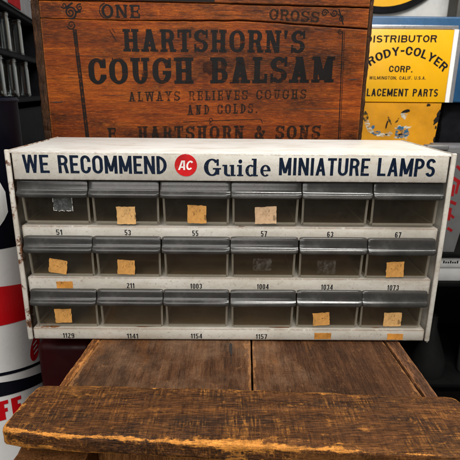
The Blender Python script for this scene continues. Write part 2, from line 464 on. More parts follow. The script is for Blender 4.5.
def m_wood(name, axis, cols, grime=(.02, .012, .008), grime_amt=.5, wear=(.45, .2, .06), wear_r=.006, wear_amt=1, spots=0.4, saw=0.0,
           grain=1.0, rough=.5, edge_lo=.01, edge_hi=.18, blotch=18, gr_lo=.5, seed=0.0, pale=None, pale_amt=0.0, bumpy=.5, use_attr=False, patch=None, micro=.7, fine=1.0):
    n = NT(name)
    def st(l, a):
        s = [a, a, a]; s[axis] = l; return tuple(s)
    L = (seed, seed * 1.7, seed * .6)
    warp = n.mapping(st(2.5, 26), loc=L)
    g1 = n.noise(3.2, 8, .68, warp, .6)
    g2 = n.noise(1, 6, .75, n.mapping(st(14, 430), loc=L))
    g3 = n.noise(1, 4, .7, n.mapping(st(60, 900), loc=L))
    c = n.ramp(g1, [(.28, cols[0]), (.5, cols[1]), (.72, cols[2])])
    c = n.mix(n.math('MULTIPLY', n.ramp(g2, [(.38, 1), (.56, 0)]), .55 * grain), c, tuple(x * .32 for x in cols[0]))
    c = n.mix(n.math('MULTIPLY', n.ramp(g3, [(.54, 0), (.72, 1)]), .4 * grain), c, tuple(min(1, x * 1.25) for x in cols[2]))
    if pale:
        pn = n.noise(9, 7, .7, n.mapping((1, 1, 1), loc=(3 + seed, 1, 0)))
        c = n.mix(n.math('MULTIPLY', n.ramp(pn, [(.48, 0), (.68, 1)]), pale_amt), c, pale)
    bl = n.noise(blotch, 8, .72, n.mapping(st(.6, 1.2), loc=L), .4)
    gm = n.math('MULTIPLY', n.ramp(bl, [(gr_lo, 0), (gr_lo + .16, 1)]), grime_amt)
    c = n.mix(gm, c, grime)
    if saw:
        other = 1 if axis == 0 else 0
        A1 = [300, 300, 300]; A1[axis] = 760; A1[other] = 70
        B1 = [300, 300, 300]; B1[axis] = 60; B1[other] = 700
        va = n.noise(1, 3, .6, n.mapping(tuple(A1), (0, 0, .02), loc=L)); vb = n.noise(1, 3, .6, n.mapping(tuple(B1), (0, 0, -.015), loc=L))
        brk = n.ramp(n.noise(26, 7, .75, n.mapping((1, 1, 1), loc=(8 + seed, 2, 1))), [(.49, 0), (.68, 1)])
        cross = n.math('MULTIPLY', n.ramp(va, [(.46, 0), (.68, 1)]), n.ramp(vb, [(.38, .12), (.62, 1)]))
        mid_ = tuple(x * .92 for x in wear)
        c = n.mix(n.math('MULTIPLY', n.math('MULTIPLY', cross, n.math('ADD', n.math('MULTIPLY', brk, 1.0), .12)), saw, True), c, mid_)
        c = n.mix(n.math('MULTIPLY', n.ramp(va, [(.30, .7), (.44, 0)]), saw * .6), c, tuple(x * .25 for x in cols[0]))
    sp = n.noise(110, 6, .72, n.mapping(st(.7, 1), loc=L))
    c = n.mix(n.math('MULTIPLY', n.ramp(sp, [(.6, 0), (.68, 1)]), spots), c, wear)
    dk = n.noise(75, 5, .7, n.mapping(st(.5, 1), loc=(5, seed, 2)))
    c = n.mix(n.math('MULTIPLY', n.ramp(dk, [(.62, 0), (.7, 1)]), spots), c, (.012, .008, .006))
    if wear_amt > 0:
        e = n.edge(wear_r, edge_lo, edge_hi)
        if use_attr:
            at = n.new('Attribute'); at.attribute_name = 'wear'
            e = n.ramp(at.outputs['Fac'], [(.12, 0), (.75, 1)])
        en = n.ramp(n.noise(60, 6, .75, n.mapping(st(.45, 1), loc=L)), [(.34, .05), (.52, 1)])
        ef = n.math('MULTIPLY', n.math('MULTIPLY', e, en), wear_amt)
        if use_attr:
            nz = n.noise(95, 7, .8, n.mapping(st(.4, 1), loc=L)); nb = n.noise(14, 3, .5, n.mapping(st(.6, 1), loc=L))
            q = n.math('ADD', at.outputs['Fac'], n.math('MULTIPLY', n.math('SUBTRACT', nz, .52), 3.6))
            q = n.math('ADD', q, n.math('MULTIPLY', n.math('SUBTRACT', nb, .46), 2.2))
            ef = n.math('MULTIPLY', n.ramp(q, [(.52, 0), (.72, 1)]), wear_amt)
            ef = n.math('MULTIPLY', ef, n.ramp(at.outputs['Fac'], [(.02, 0), (.12, 1)]))
        wc = n.ramp(n.noise(140, 5, .7), [(.3, tuple(x * .45 for x in wear)), (.55, wear), (.75, tuple(min(1, x * 1.45) for x in wear))])
        c = n.mix(ef, c, wc)
    if patch:
        pt = n.noise(patch[2], 6, .68, n.mapping(st(.45, 1.4), loc=(1.5 + seed, 4, 2)))
        c = n.mix(n.math('MULTIPLY', n.ramp(pt, [(.54, 0), (.66, 1)]), patch[1]), c, patch[0])
    # fine cracks along the grain, pits and pale scratches
    ck = n.noise(1, 3, .55, n.mapping(st(9, 620), loc=(2 + seed, 7, 1))); ckm = n.ramp(n.noise(1, 3, .6, n.mapping(st(22, 60), loc=L)), [(.5, 0), (.6, 1)])
    ckf = n.math('MULTIPLY', n.ramp(ck, [(.60, 0), (.66, 1)]), ckm)
    c = n.mix(n.math('MULTIPLY', ckf, micro), c, (.010, .006, .004))
    pit = n.noise(420, 3, .7); c = n.mix(n.math('MULTIPLY', n.ramp(pit, [(.62, 0), (.70, 1)]), micro * .9), c, (.014, .008, .005))
    pl = n.noise(520, 3, .7, n.mapping(st(.35, 1), loc=(9, seed, 4))); c = n.mix(n.math('MULTIPLY', n.ramp(pl, [(.63, 0), (.72, 1)]), micro * .5), c, tuple(min(1, x * 1.9) for x in cols[2]))
    g2 = n.math('SUBTRACT', g2, ckf)
    fn1 = n.noise(1, 2, .6, n.mapping(st(110, 1500), loc=(seed, 3, 8))); fn2 = n.noise(1150, 2, .6)
    c = n.mix(n.math('MULTIPLY', n.ramp(fn1, [(.36, 1), (.50, 0)]), .55 * fine), c, tuple(x * .22 for x in cols[0]))
    c = n.mix(n.math('MULTIPLY', n.ramp(fn1, [(.52, 0), (.66, 1)]), .28 * fine), c, tuple(min(1, x * 1.7) for x in cols[2]))
    c = n.mix(n.math('MULTIPLY', n.ramp(fn2, [(.36, 1), (.46, 0)]), .4), c, tuple(x * .3 for x in cols[0]))
    hh = n.math('ADD', n.math('MULTIPLY', fn1, .25 * fine), n.math('MULTIPLY', fn2, .2))
    hh = n.math('ADD', n.math('ADD', n.math('MULTIPLY', g2, .7), hh), n.math('ADD', n.math('MULTIPLY', g3, .25), n.math('MULTIPLY', sp, .5)))
    rg = n.ramp(bl, [(.3, rough + .12), (.7, max(.1, rough - .1))])
    return n.done(n.principled(c, rg, n.bump(hh, bumpy, .0014), spec=.12))

def m_ink(name, col, wear_lo=.5, wear_hi=.62, scale=90, alpha=1.0, rough=.5):
    """printed ink, worn through in places"""
    n = NT(name)
    a = n.noise(scale, 7, .75, n.mapping((.5, 1, 1.6))); f = n.math('MULTIPLY', n.ramp(a, [(wear_lo, 1), (wear_hi, 0)]), alpha)
    f2 = n.ramp(n.noise(700, 3, .6), [(.64, 1), (.74, .35)])
    c = n.ramp(n.noise(60, 4, .6), [(.3, tuple(x * .7 for x in col)), (.7, tuple(x * 1.3 for x in col))])
    return n.done(n.mixsh(n.math('MULTIPLY', f, f2), n.transp(), n.principled(c, rough, spec=.12)))

def m_tape(name, col):
    n = NT(name)
    c = n.ramp(n.noise(70, 6, .7), [(.3, tuple(x * .62 for x in col)), (.5, col), (.75, tuple(min(1, x * 1.35) for x in col))])
    sc = n.noise(330, 4, .6, n.mapping((1, 1, .55), (0, .35, 0)))
    mid = n.voro(95)
    c = n.mix(n.math('MULTIPLY', n.math('MULTIPLY', n.ramp(sc, [(.53, 0), (.6, 1)]), n.ramp(mid, [(.3, 1), (.6, 0)])), .75), c, tuple(x * .3 for x in col))
    e = n.noise(45, 5, .7); c = n.mix(n.math('MULTIPLY', n.ramp(e, [(.58, 0), (.7, 1)]), .5), c, tuple(x * .4 for x in col))
    return n.done(n.principled(c, .55, n.bump(sc, .25, .0004), spec=.3))

M = {}
M['cream'] = m_cream('cream_enamel', .25)
M['rusty'] = m_cream('chipped_cream_enamel', 1.25)
M['shelf'] = m_cream('scuffed_shelf_enamel', .38, .05, 1.37)
M['inner'] = m_cream('grimy_inner_enamel', .4)
M['top'] = m_top()
M['smoke'] = m_smoke('smoked_clear_plastic', (.865, .835, .78), (.36, .325, .265), .030)
M['rim'] = m_smoke('thick_plastic_edge', (.80, .78, .73), (.38, .35, .29), .22, .15)
M['lip'] = m_lip()
M['tape'] = m_tape('ochre_masking_tape', (.70, .35, .095))
M['paletape'] = m_tape('pale_masking_tape', (.70, .47, .28))
M['buff'] = m_tape('buff_masking_tape', (.72, .42, .16))
M['browntape'] = m_tape('brown_old_tape', (.50, .215, .04))
M['navy'] = m_ink('navy_ink', (.003, .009, .024), .62, .72, 120)
M['black'] = m_ink('black_ink', (.008, .009, .012), .85, .95, 120)
M['red'] = m_ink('red_ink', (.50, .012, .014), .7, .8, 90, rough=.35)
M['white_ink'] = m_ink('white_ink', (.75, .72, .68), .8, .9, 90)
M['pencil'] = m_ink('pencil_scrawl', (.18, .085, .025), .44, .62, 160, .4)
M['rustpatch'] = m_ink('rust_stain', (.20, .075, .022), .5, .62, 160, .95)
M['stain'] = m_ink('dark_wood_stain', (.018, .005, .003), .44, .66, 120, .75)
M['stencil'] = m_ink('crate_stencil_ink', (.004, .003, .0028), .54, .68, 75, .97)
M['faint'] = m_ink('faint_stencil_ink', (.009, .006, .004), .47, .66, 80, .85)

M['crate_wood'] = m_wood('crate_orange_pine', 0, ((.085, .0125, .002), (.20, .0375, .0035), (.36, .086, .006)), grime=(.020, .006, .002), grime_amt=.92, patch=((.30, .085, .008), .4, 7), saw=.22, fine=.65,
                         wear=(.30, .11, .025), wear_r=.003, wear_amt=.6, spots=.3, gr_lo=.44, blotch=10, rough=.45, bumpy=.45, grain=1.0)
M['crate_end'] = m_wood('crate_end_grain', 2, ((.018, .009, .005), (.040, .018, .009), (.075, .032, .014)), grime_amt=.8, micro=1, wear=(.2, .08, .03), wear_r=.002,
                        wear_amt=.4, spots=.3, bumpy=.9, blotch=50)
M['lid_wood'] = m_wood('old_lid_plank', 1, ((.032, .0125, .006), (.076, .033, .0155), (.135, .062, .028)), grime=(.018, .011, .008), grime_amt=.7, wear=(.34, .16, .06),
                       wear_r=.003, wear_amt=.6, spots=.25, saw=.28, gr_lo=.5, blotch=14, pale=(.27, .165, .10), pale_amt=.5, fine=.3, patch=((.20, .075, .02), .5, 15), seed=2.0, use_attr=True)
M['strip_wood'] = m_wood('lid_edge_strip', 1, ((.10, .035, .012), (.18, .066, .02), (.30, .12, .036)), grime_amt=.7, wear=(.5, .21, .06), wear_r=.003, wear_amt=.9,
                         spots=.35, blotch=40, seed=5.0, use_attr=True)
M['dark_strip'] = m_wood('dark_lid_strip', 1, ((.05, .022, .012), (.10, .046, .024), (.16, .075, .04)), grime_amt=.5, wear=(.3, .13, .05), wear_r=.002, wear_amt=.6, spots=.25, seed=9.0, use_attr=True)
M['cleat_wood'] = m_wood('worn_cleat', 0, ((.032, .0125, .006), (.080, .031, .011), (.175, .066, .019)), grime=(.014, .010, .008), grime_amt=.8, wear=(.66, .265, .05),
                         wear_r=.0105, wear_amt=1, spots=.45, saw=1.0, patch=((.26, .105, .024), .5, 17), edge_lo=.004, edge_hi=.13, blotch=22, gr_lo=.47, seed=4.0, bumpy=.8, use_attr=True)
M['box_side'] = m_wood('crate_side_wood', 2, ((.10, .036, .012), (.19, .075, .024), (.30, .13, .04)), grime_amt=.6, wear=(.35, .15, .05), wear_amt=.7, spots=.3, seed=3.0)
M['dark_in'] = m_plain('dark_crate_inside', (.012, .008, .006), .8)

# ================================================================== setting
WALL_Y = .95
fl = MB().box(-3, 3, -1.6, 1.2, -.45, -.40, 0).build('floor', m_plain('dark_floor', (.03, .027, .025), .6, scale=12)); structure(fl)
wl = MB().box(-1.6, 1.8, WALL_Y, WALL_Y + .08, -.40, 1.6, 0).build('wall', m_plain('grey_plaster', (.52, .52, .51), .8, var=.12, scale=14, bump=.3)); structure(wl)

# ================================================================== the lamp drawer cabinet
CW, CH, CD = .210, .1933, .140          # half width, height, depth
cab = thing('drawer_cabinet', 'off-white chipped metal cabinet of eighteen smoky drawers with navy lettering', 'cabinet', (0, 0, -.006))
O = (0, 0, -.006)
for s in (-1, 1):
    mb = MB(O)
    a, b = sorted((s * CW, s * (CW - .0014)))
    mb.box(a, b, .002, CD, -.006, CH - .001, .0004, 1)
    a, b = sorted((s * (CW + .0002), s * (CW - .0047)))
    mb.box(a, b, -.0004, .0022, -.0035, CH, .0011, 3)               # rolled front hem
    o = mb.build('side_panel', M['rusty'] if s < 0 else M['cream'], cab)
    if s < 0: o['label'] = 'rust-flecked side panel'
MB(O).box(-CW + .0016, CW - .0016, .0005, CD, CH - .0035, CH - .0016, .0007, 2).build('top_panel', M['top'], cab)
MB(O).box(-CW + .0016, CW - .0016, CD - .002, CD - .0006, -.005, CH - .004, 0).build('back_panel', M['inner'], cab)
hd = MB(O).box(-.2035, .2035, -.0002, .0022, .1655, CH - .0022, .0007, 2).build('header_panel', M['cream'], cab)
HY = -.0002
mb = MB(O)
for txt, x0, z0, x1, z1, cap, sp in (('WE', -.1939, .1719, -.1696, .1719, .0170, .095), ('RECOMMEND', -.1612, .1719, -.0602, .1718, .0168, .095),
                                     ('MINIATURE', .0447, .1716, .1294, .1717, .0164, .095), ('LAMPS', .1371, .1717, .1913, .1713, .0170, .095)):
    mb = MB(O)
    decal(mb, text_polys(txt, x1 - x0, cap, .175, .14, 0, sp), front(x0, z0, HY, x1, z1)); mb.build('header_lettering', M['navy'], hd)
mb = MB(O)
# "Guide" in a heavy old-style letter
g = []
def sh(polys, dx, sc=1.0): g.extend([[((x * sc + dx), y * sc) for x, y in p] for p in polys])
sh(ARC(.5, .5, .5, .51, .27, .10, 38, 322, 20) + [RECT(.78, .60, .92, .98), RECT(.70, .08, .95, .46), RECT(.55, .38, 1.06, .47)], 0)
xh = .66
sh([RECT(.08, .15, .28, xh), RECT(-.02, xh - .085, .28, xh), RECT(.50, 0, .70, xh), RECT(.42, xh - .085, .70, xh), RECT(.5, 0, .80, .085)] + ARC(.37, .2, .29, .215, .2, .11, 180, 300, 10), 1.16)
sh([RECT(.08, 0, .28, xh), RECT(-.02, xh - .085, .28, xh), RECT(-.02, 0, .38, .085)] + ARC(.18, .86, .12, .12, .12, .12, 0, 360, 14), 2.06)
sh(ARC(.32, .33, .32, .345, .20, .09, 50, 310, 16) + [RECT(.48, 0, .68, 1.03), RECT(.38, .945, .68, 1.03), RECT(.5, 0, .78, .085)], 2.56)
sh(ARC(.32, .33, .32, .345, .19, .085, 0, 312, 18) + [RECT(.14, .30, .64, .375)], 3.48)
k = .0626 / 4.13
decal(mb, [[(x * k, y * .0160) for x, y in p] for p in g], front(-.0256, .1705, HY))
mb.build('header_lettering', M['navy'], hd)
# round red emblem with white AC
mb = MB(O)
ecx, ecz, er = -.0424, .1803, .0104
mb.add([(ecx + er * math.cos(R(a)), HY - .0003, ecz + er * math.sin(R(a))) for a in range(0, 360, 8)], [tuple(range(45))], 0)
ac = []
sl = .22
for p in [DIAG(0, 0, .42, 1, .22), RECT(.62, 0, .84, 1), RECT(.25, .22, .7, .38), RECT(.40, .84, .84, 1)]: ac.append(p)
for p in ARC(1.42, .5, .42, .5, .21, .18, 42, 318, 16): ac.append([(x + (y - .5) * sl, y) for x, y in p])
decal(mb, [[(x * .0078, y * .0088) for x, y in p] for p in ac], front(ecx - .0073, ecz - .0044, HY), 1, .0005)
mb.build('emblem', [M['red'], M['white_ink']], hd)

NUM = [[('51', -.1688, .1093), ('53', -.1013, .1095), ('55', -.0347, .1093), ('57', .0332, .1093), ('63', .0989, .1092), ('67', .1664, .1092)],
       [('211', -.1013, .0530), ('1003', -.0343, .0529), ('1004', .0339, .0528), ('1034', .0997, .0527), ('1073', .1677, .0526)],
       [('1129', -.1686, -.0031), ('1141', -.1016, -.0033), ('1154', -.0344, -.0029), ('1157', .0340, -.0031)]]
SHELF = [(.1052, .1186, .006), (.0482, .0645, .0055), (-.0043, .0082, .0030)]   # strip bottom, top, y of its front
IW = .2052
for row, (z0, z1, y) in enumerate(SHELF):
    mb = MB(O)
    mb.box(-IW, IW, y, y + .0016, z0, z1 - .0007, .0006, 2)
    mb.box(-IW, IW, y + .0004, CD - .002, z1 - .0014, z1, .0006, 2)
    shf = mb.build('shelf', M['shelf'], cab)
    for txt, x, z in NUM[row]:
        mb = MB(O)
        wd = {2: .0064, 3: .0082, 4: .0124}[len(txt)]
        decal(mb, text_polys(txt, wd * .95, .0056, .17, .13, 0, .13), front(x - wd / 2, z, y))
        mb.build('printed_number', M['black'], shf)
    def strip_tape(x, z, w, h, rot=0, parent=shf, yy=y):
        t = MB(O); n = 8
        pts = []
        for k in range(n): pts.append((-w / 2 + w * k / n, -h / 2 + random.uniform(-.0003, .0003)))
        for k in range(n): pts.append((w / 2 + random.uniform(-.0003, .0003), -h / 2 + h * k / n))
        for k in range(n): pts.append((w / 2 - w * k / n, h / 2 + random.uniform(-.0003, .0003)))
        for k in range(n): pts.append((-w / 2 + random.uniform(-.0003, .0003), h / 2 - h * k / n))
        t.prism([(x + px, z + pz) for px, pz in pts], 'y', yy - .0004, yy - .0001)
        t.build('tape', M['browntape'], parent, smooth=False)
    if row == 2:
        rr_ = random.Random(5)
        for (rx, ry, rw, rd) in ((-.195, .0075, .009, .0035), (-.183, .0065, .006, .0025), (-.1985, .012, .004, .003), (.155, .009, .010, .002), (.052, .0075, .012, .0016), (-.09, .007, .010, .0014)):
            mb = MB(O)
            decal(mb, [[(rx + rw * rr_.uniform(.7, 1.2) * math.cos(R(a)), ry + rd * rr_.uniform(.7, 1.2) * math.sin(R(a))) for a in range(0, 360, 20)]], lambda x, yq: ((x, yq, z1), (0, 0, 1)), 0, .0002, .00002)
            mb.build('rust_patch', M['rustpatch'], shf, smooth=False)
    if row == 1: strip_tape(-.1684, .0563, .0165, .0072)
    if row == 2: strip_tape(.0981, .0008, .0175, .0070); strip_tape(.1747, .0004, .0165, .0070)
# drawers: an open smoky box, a thick rounded pull lip, sometimes a paper label
def drawer_body():
    bm = bmesh.new(); mb = MB()
    hw, hb, dp, ht, th = .0327, .0318, .118, .0415, .0014
    outer = [(-hb, 0, 0), (hb, 0, 0), (hb, dp, 0), (-hb, dp, 0), (-hw, -.001, ht), (hw, -.001, ht), (hw, dp, ht), (-hw, dp, ht)]
    inner = [(-hb + th, th, th), (hb - th, th, th), (hb - th, dp - th, th), (-hb + th, dp - th, th), (-hw + th, th - .001, ht), (hw - th, th - .001, ht), (hw - th, dp - th, ht), (-hw + th, dp - th, ht)]
    vs = [bm.verts.new(p) for p in outer + inner]
    F = [(0, 3, 2, 1), (0, 1, 5, 4), (1, 2, 6, 5), (2, 3, 7, 6), (3, 0, 4, 7), (8, 9, 10, 11), (8, 12, 13, 9), (9, 13, 14, 10), (10, 14, 15, 11), (11, 15, 12, 8),
         (4, 5, 13, 12), (5, 6, 14, 13), (6, 7, 15, 14), (7, 4, 12, 15)]
    for f in F: bm.faces.new([vs[i] for i in f])
    bm.edges.ensure_lookup_table()
    eds = [e for e in bm.edges if {e.verts[0].index, e.verts[1].index} and all(v in vs[:8] for v in e.verts)]
    bm.verts.index_update()
    bmesh.ops.bevel(bm, geom=[e for e in bm.edges if all(v.index < 8 for v in e.verts) and not all(v.index >= 4 for v in e.verts)], offset=.0022, segments=3, profile=.5, affect='EDGES')
    mb.bm(bm)
    # thick moulded corners: front edges and the two long bottom edges
    q = .0007
    def bead(p0, p1, a, b):
        p0, p1, a, b = Vector(p0), Vector(p1), Vector(a) * q, Vector(b) * q
        mb.add([p0 - a - b, p0 + a - b, p0 + a + b, p0 - a + b, p1 - a - b, p1 + a - b, p1 + a + b, p1 - a + b], [(0, 1, 2, 3), (4, 7, 6, 5), (0, 4, 5, 1), (1, 5, 6, 2), (2, 6, 7, 3), (3, 7, 4, 0)], 1)
    e = .0007
    bead((-hb + .002, .0003, e), (hb - .002, .0003, e), (0, 1, 0), (0, 0, 1))
    for s_ in (-1, 1):
        bead((s_ * (hb - e), .0003, .002), (s_ * (hw - e * 1.6), -.0006, .031), (1, 0, 0), (0, 1, 0))
        bead((s_ * (hb - e), .002, e), (s_ * (hb - e), dp - .002, e), (1, 0, 0), (0, 0, 1))
    bead((-hb + .002, dp - e, e), (hb - .002, dp - e, e), (0, 1, 0), (0, 0, 1))
    return mb
def drawer_lip():
    prof = [(.0035, .0415), (-.0014, .0434), (-.0034, .0434), (-.0046, .0427), (-.0051, .0412), (-.0054, .0390), (-.0058, .0366), (-.0062, .0348), (-.0069, .0336), (-.0080, .0326), (-.0092, .0319), (-.0098, .0311), (-.0100, .0298), (-.0098, .0284),
            (-.0093, .0275), (-.0078, .0273), (-.0066, .0282), (-.0050, .0310), (-.0012, .0325), (-.0012, .0385), (.0035, .0385)]
    hw = .0333; bm = bmesh.new()
    xs = [-hw, -hw + .0006, -hw + .0020, -hw + .0045] + [(-1 + 2 * k / 12) * (hw - .006) for k in range(13)] + [hw - .0045, hw - .0020, hw - .0006, hw]
    rings = []
    for x in xs:
        e = max(0, abs(x) - (hw - .0035)) / .0035
        ring = []
        for (y, z) in prof:
            yc, zc = -.003, .036; f = 1 - .12 * e * e
            ring.append(bm.verts.new((x, yc + (y - yc) * f, zc + (z - zc) * f)))
        rings.append(ring)
    n = len(prof)
    for a, b in zip(rings, rings[1:]):
        for i in range(n): bm.faces.new((a[i], a[(i + 1) % n], b[(i + 1) % n], b[i]))
    bm.faces.new(rings[0]); bm.faces.new(list(reversed(rings[-1])))
    return MB().bm(bm)
D0 = drawer_body().build('drawer', [M['smoke'], M['rim']], cab, angle=40)
drawer_lip().build('pull_lip', M['lip'], D0, angle=50)
PITCH_X = .06845
LABELS = {(0, 1): ('buff', -.1022, .1296, .0185, .0175, 1), (0, 2): ('tape', -.0331, .1312, .0185, .0180, -1), (0, 3): ('paletape', .0342, .1307, .0210, .0170, 2),
          (1, 0): ('tape', -.1739, .0757, .0180, .0150, -9), (1, 1): ('tape', -.1051, .0756, .0175, .0155, -3), (1, 5): ('tape', .1675, .0748, .0180, .0165, 2),
          (2, 0): ('tape', -.1735, .0209, .0175, .0160, 1), (2, 4): ('tape', .0962, .0185, .0175, .0145, 5), (2, 5): ('buff', .1713, .0184, .0185, .0155, 1)}
TILT = {(0, 0): 1.4, (0, 1): -.3, (0, 2): 1.0, (1, 2): .8, (2, 2): .8, (2, 0): 1.2, (1, 0): 1.3, (1, 1): 1.0, (2, 1): -.4, (1, 5): .8, (2, 5): -.2}
def paper(w, h, seed):
    rr = random.Random(seed); pts = []; n = 7
    def j(a): return rr.uniform(-a, a)
    cs = [(-w / 2, -h / 2), (w / 2, -h / 2), (w / 2, h / 2), (-w / 2, h / 2)]
    for i in range(4):
        a, b = cs[i], cs[(i + 1) % 4]
        for k in range(n): pts.append((a[0] + (b[0] - a[0]) * k / n + j(.00035), a[1] + (b[1] - a[1]) * k / n + j(.00035)))
    return pts
for row in range(3):
    for c in range(6):
        d = D0 if (row, c) == (0, 0) else copy_tree(D0, cab)
        if (row, c) == (0, 0):
            proto_children = list(D0.children)
        zb = SHELF[row][1] + .0006
        xc = -.1695 + c * PITCH_X * .9905 + random.uniform(-.0005, .0005)
        yy = [.0078, .0078, .0072][row] + random.uniform(-.0005, .0005)
        d.location = (xc, yy, zb + .006 + (.0022 if row == 0 else .0006 if row == 1 else .0002))
        d.rotation_euler = (R(TILT.get((row, c), random.uniform(-.3, .3))), 0, R(random.uniform(-.35, .35)))
DR = sorted([o for o in cab.children if o.name.split('.')[0] == 'drawer'], key=lambda o: (-round(o.location.z, 2), o.location.x))
for i, d in enumerate(DR):
    row, c = divmod(i, 6)
    loc = d.location
    if (row, c) in LABELS:
        mt, x, z, w, h, a = LABELS[(row, c)]
        t = MB(); ca, sa = math.cos(R(a)), math.sin(R(a))
        t.prism([(x - loc.x + px * ca - pz * sa, z - loc.z + .006 + px * sa + pz * ca) for px, pz in paper(w, h, i)], 'y', -.00095, -.00055)
        rs = random.Random(50 + i)
        px_, pz_ = -.26 * w, rs.uniform(-.05, .15) * h
        for k in range(11):                                  # illegible faded pencil line
            qx = px_ + rs.uniform(-.0004, .0022); qz = rs.uniform(-.14, .14) * h + .02 * h
            if qx > .30 * w: break
            if k % 4 != 3:
                t.add([(x - loc.x + u_ * ca - v_ * sa, -.00102, z - loc.z + .006 + u_ * sa + v_ * ca) for u_, v_ in line2(px_, pz_, qx, qz, .0005)], [(0, 1, 2, 3)], 1)
            px_, pz_ = qx, qz
        o = t.build('paper_label', [M[mt], M['pencil']], d, smooth=False)
        if mt == 'paletape': o['label'] = 'pale torn tape label'
resid = NT('tape_residue')
_a = resid.noise(160, 7, .8); _e = resid.noise(60, 5, .7)
M['resid'] = resid.done(resid.mixsh(resid.math('MULTIPLY', resid.math('MULTIPLY', resid.ramp(_a, [(.45, .0), (.68, 1)]), resid.ramp(_e, [(.4, .1), (.65, 1)])), .30), resid.transp(), resid.principled((.42, .40, .36), .5)))
resid2 = NT('clear_tape'); _a = resid2.noise(260, 6, .8)
M['clear'] = resid2.done(resid2.mixsh(resid2.math('ADD', resid2.math('MULTIPLY', resid2.ramp(_a, [(.5, 0), (.68, 1)]), .5), .12), resid2.transp((.85, .87, .86)), resid2.principled((.33, .35, .35), .25)))
for (row, c, x, z, w, h, kind) in ((0, 0, -.163, .1425, .0185, .0175, 'clear'), (1, 3, .0323, .0790, .019, .013, 'resid'), (1, 4, .0975, .0765, .019, .015, 'resid')):
    d = DR[row * 6 + c]; loc = d.location
    t = MB(); cx, cz = x - loc.x, z - loc.z + .006
    t.prism([(cx + px, cz + pz) for px, pz in paper(w, h, row * 7 + c)], 'y', -.00085, -.00055, 0)
    if kind == 'clear':                      # crinkled white edges of the clear tape
        for (x0, z0, x1, z1) in ((-w / 2, -h / 2, w / 2, -h / 2), (-w / 2, -h / 2, -w / 2, h / 2 + .004), (w / 2, -h / 2, w / 2, h / 2), (-w / 2 - .005, h / 2 + .006, -w / 2 + .001, h / 2 - .004)):
            n = 12
            for k in range(n):
                if random.random() < .25: continue
                f0, f1 = k / n, (k + .9) / n; w2 = random.uniform(.0003, .0008)
                t.add([v for v in [(cx + px, -.00105, cz + pz) for px, pz in line2(x0 + (x1 - x0) * f0, z0 + (z1 - z0) * f0 + random.uniform(-.0004, .0004), x0 + (x1 - x0) * f1, z0 + (z1 - z0) * f1 + random.uniform(-.0004, .0004), w2)]], [(0, 1, 2, 3)], 1)
    t.build('tape_residue', [M['resid'] if kind == 'resid' else M['clear'], M['white_ink']], d, smooth=False)

# ================================================================== the wooden box under the cabinet
LZ = -.006
box = thing('wooden_box', 'dark worn plank box with a battered wide front batten, under the metal cabinet', 'wooden box', (.014, .14, -.40))
O = (.014, .14, -.40)
def taper(x0, x1):      # x at y=-.08 and at y=.42
    return lambda v: x0 + (x1 - x0) * v
YF, YB = -.139, .43
def edge_x(xa, ya, xb, yb):     # line through two measured points, evaluated over the lid length but straight past y=.05
    def f(v):
        y = YF + (YB - YF) * v
        y = min(y, .05)
        return xa + (xb - xa) * (y - ya) / (yb - ya)
    return f
L0 = edge_x(-.1457, .0059, -.1528, -.0711); L1 = edge_x(-.1366, .006, -.1452, -.0711)
C0 = edge_x(.0232, .0055, .0199, -.08); R0 = edge_x(.1650, .003, .1690, -.086); R1 = edge_x(.1808, .003, .1822, -.086)
yf = lambda u: YF; yb = lambda u: YB
plank(lambda v: L1(v) + .0006, lambda v: C0(v) - .0006, yf, yb, LZ - .012, LZ, 40, 90, 3, .0016, .00035, 1.0, .4, O, .0004).build('lid_plank', M['lid_wood'], box, angle=60)
plank(lambda v: C0(v) + .0006, lambda v: R0(v) - .0012, yf, yb, LZ - .0125, LZ - .0004, 40, 90, 3, .0016, .00035, 7.0, .4, O, .0004).build('lid_plank', M['lid_wood'], box, angle=60)
plank(L0, lambda v: L1(v), yf, yb, LZ - .013, LZ + .0002, 4, 120, 4, .0025, .0007, 3.0, .5, O).build('edge_strip', M['strip_wood'], box, angle=60)
plank(lambda v: R0(v) + .0012, R1, yf, yb, LZ - .013, LZ - .0006, 5, 100, 3, .0018, .0005, 5.0, .5, O).build('edge_strip', M['dark_strip'], box, angle=60)
mb = MB(O)
decal(mb, [[(.0010, -.001), (.0028, -.004), (.0026, -.022), (.0016, -.027), (.0002, -.020), (-.0004, -.006)], [(.0017, -.024), (.0021, -.024), (.0016, -.040), (.0012, -.040)]], lambda x, y: ((x, y, LZ), (0, 0, 1)), 0, .0006, 0)
mb.build('split_mark', M['dark_in'], box, smooth=False)
# the wide worn batten across the front of the lid
CZ0, CZ1 = -.0056, .0100
xl = lerp_pts([(0, -.1672), (.12, -.1674), (.72, -.1645), (.90, -.1615), (.96, -.1590), (1, -.1550)])
xr = lerp_pts([(0, .1860), (.1, .1872), (.80, .1860), (.93, .1845), (1, .1805)])
cyf = lerp_pts([(0, -.1490), (.12, -.1548), (.42, -.1625), (.7, -.1690), (1, -.1762)])
cyb = lerp_pts([(0, -.0945), (.5, -.1000), (1, -.1085)])
plank(xl, xr, cyf, cyb, CZ0, CZ1, 170, 34, 7, .0034, .0007, 2.0, .6, O, .0007).build('front_batten', M['cleat_wood'], box, angle=70)
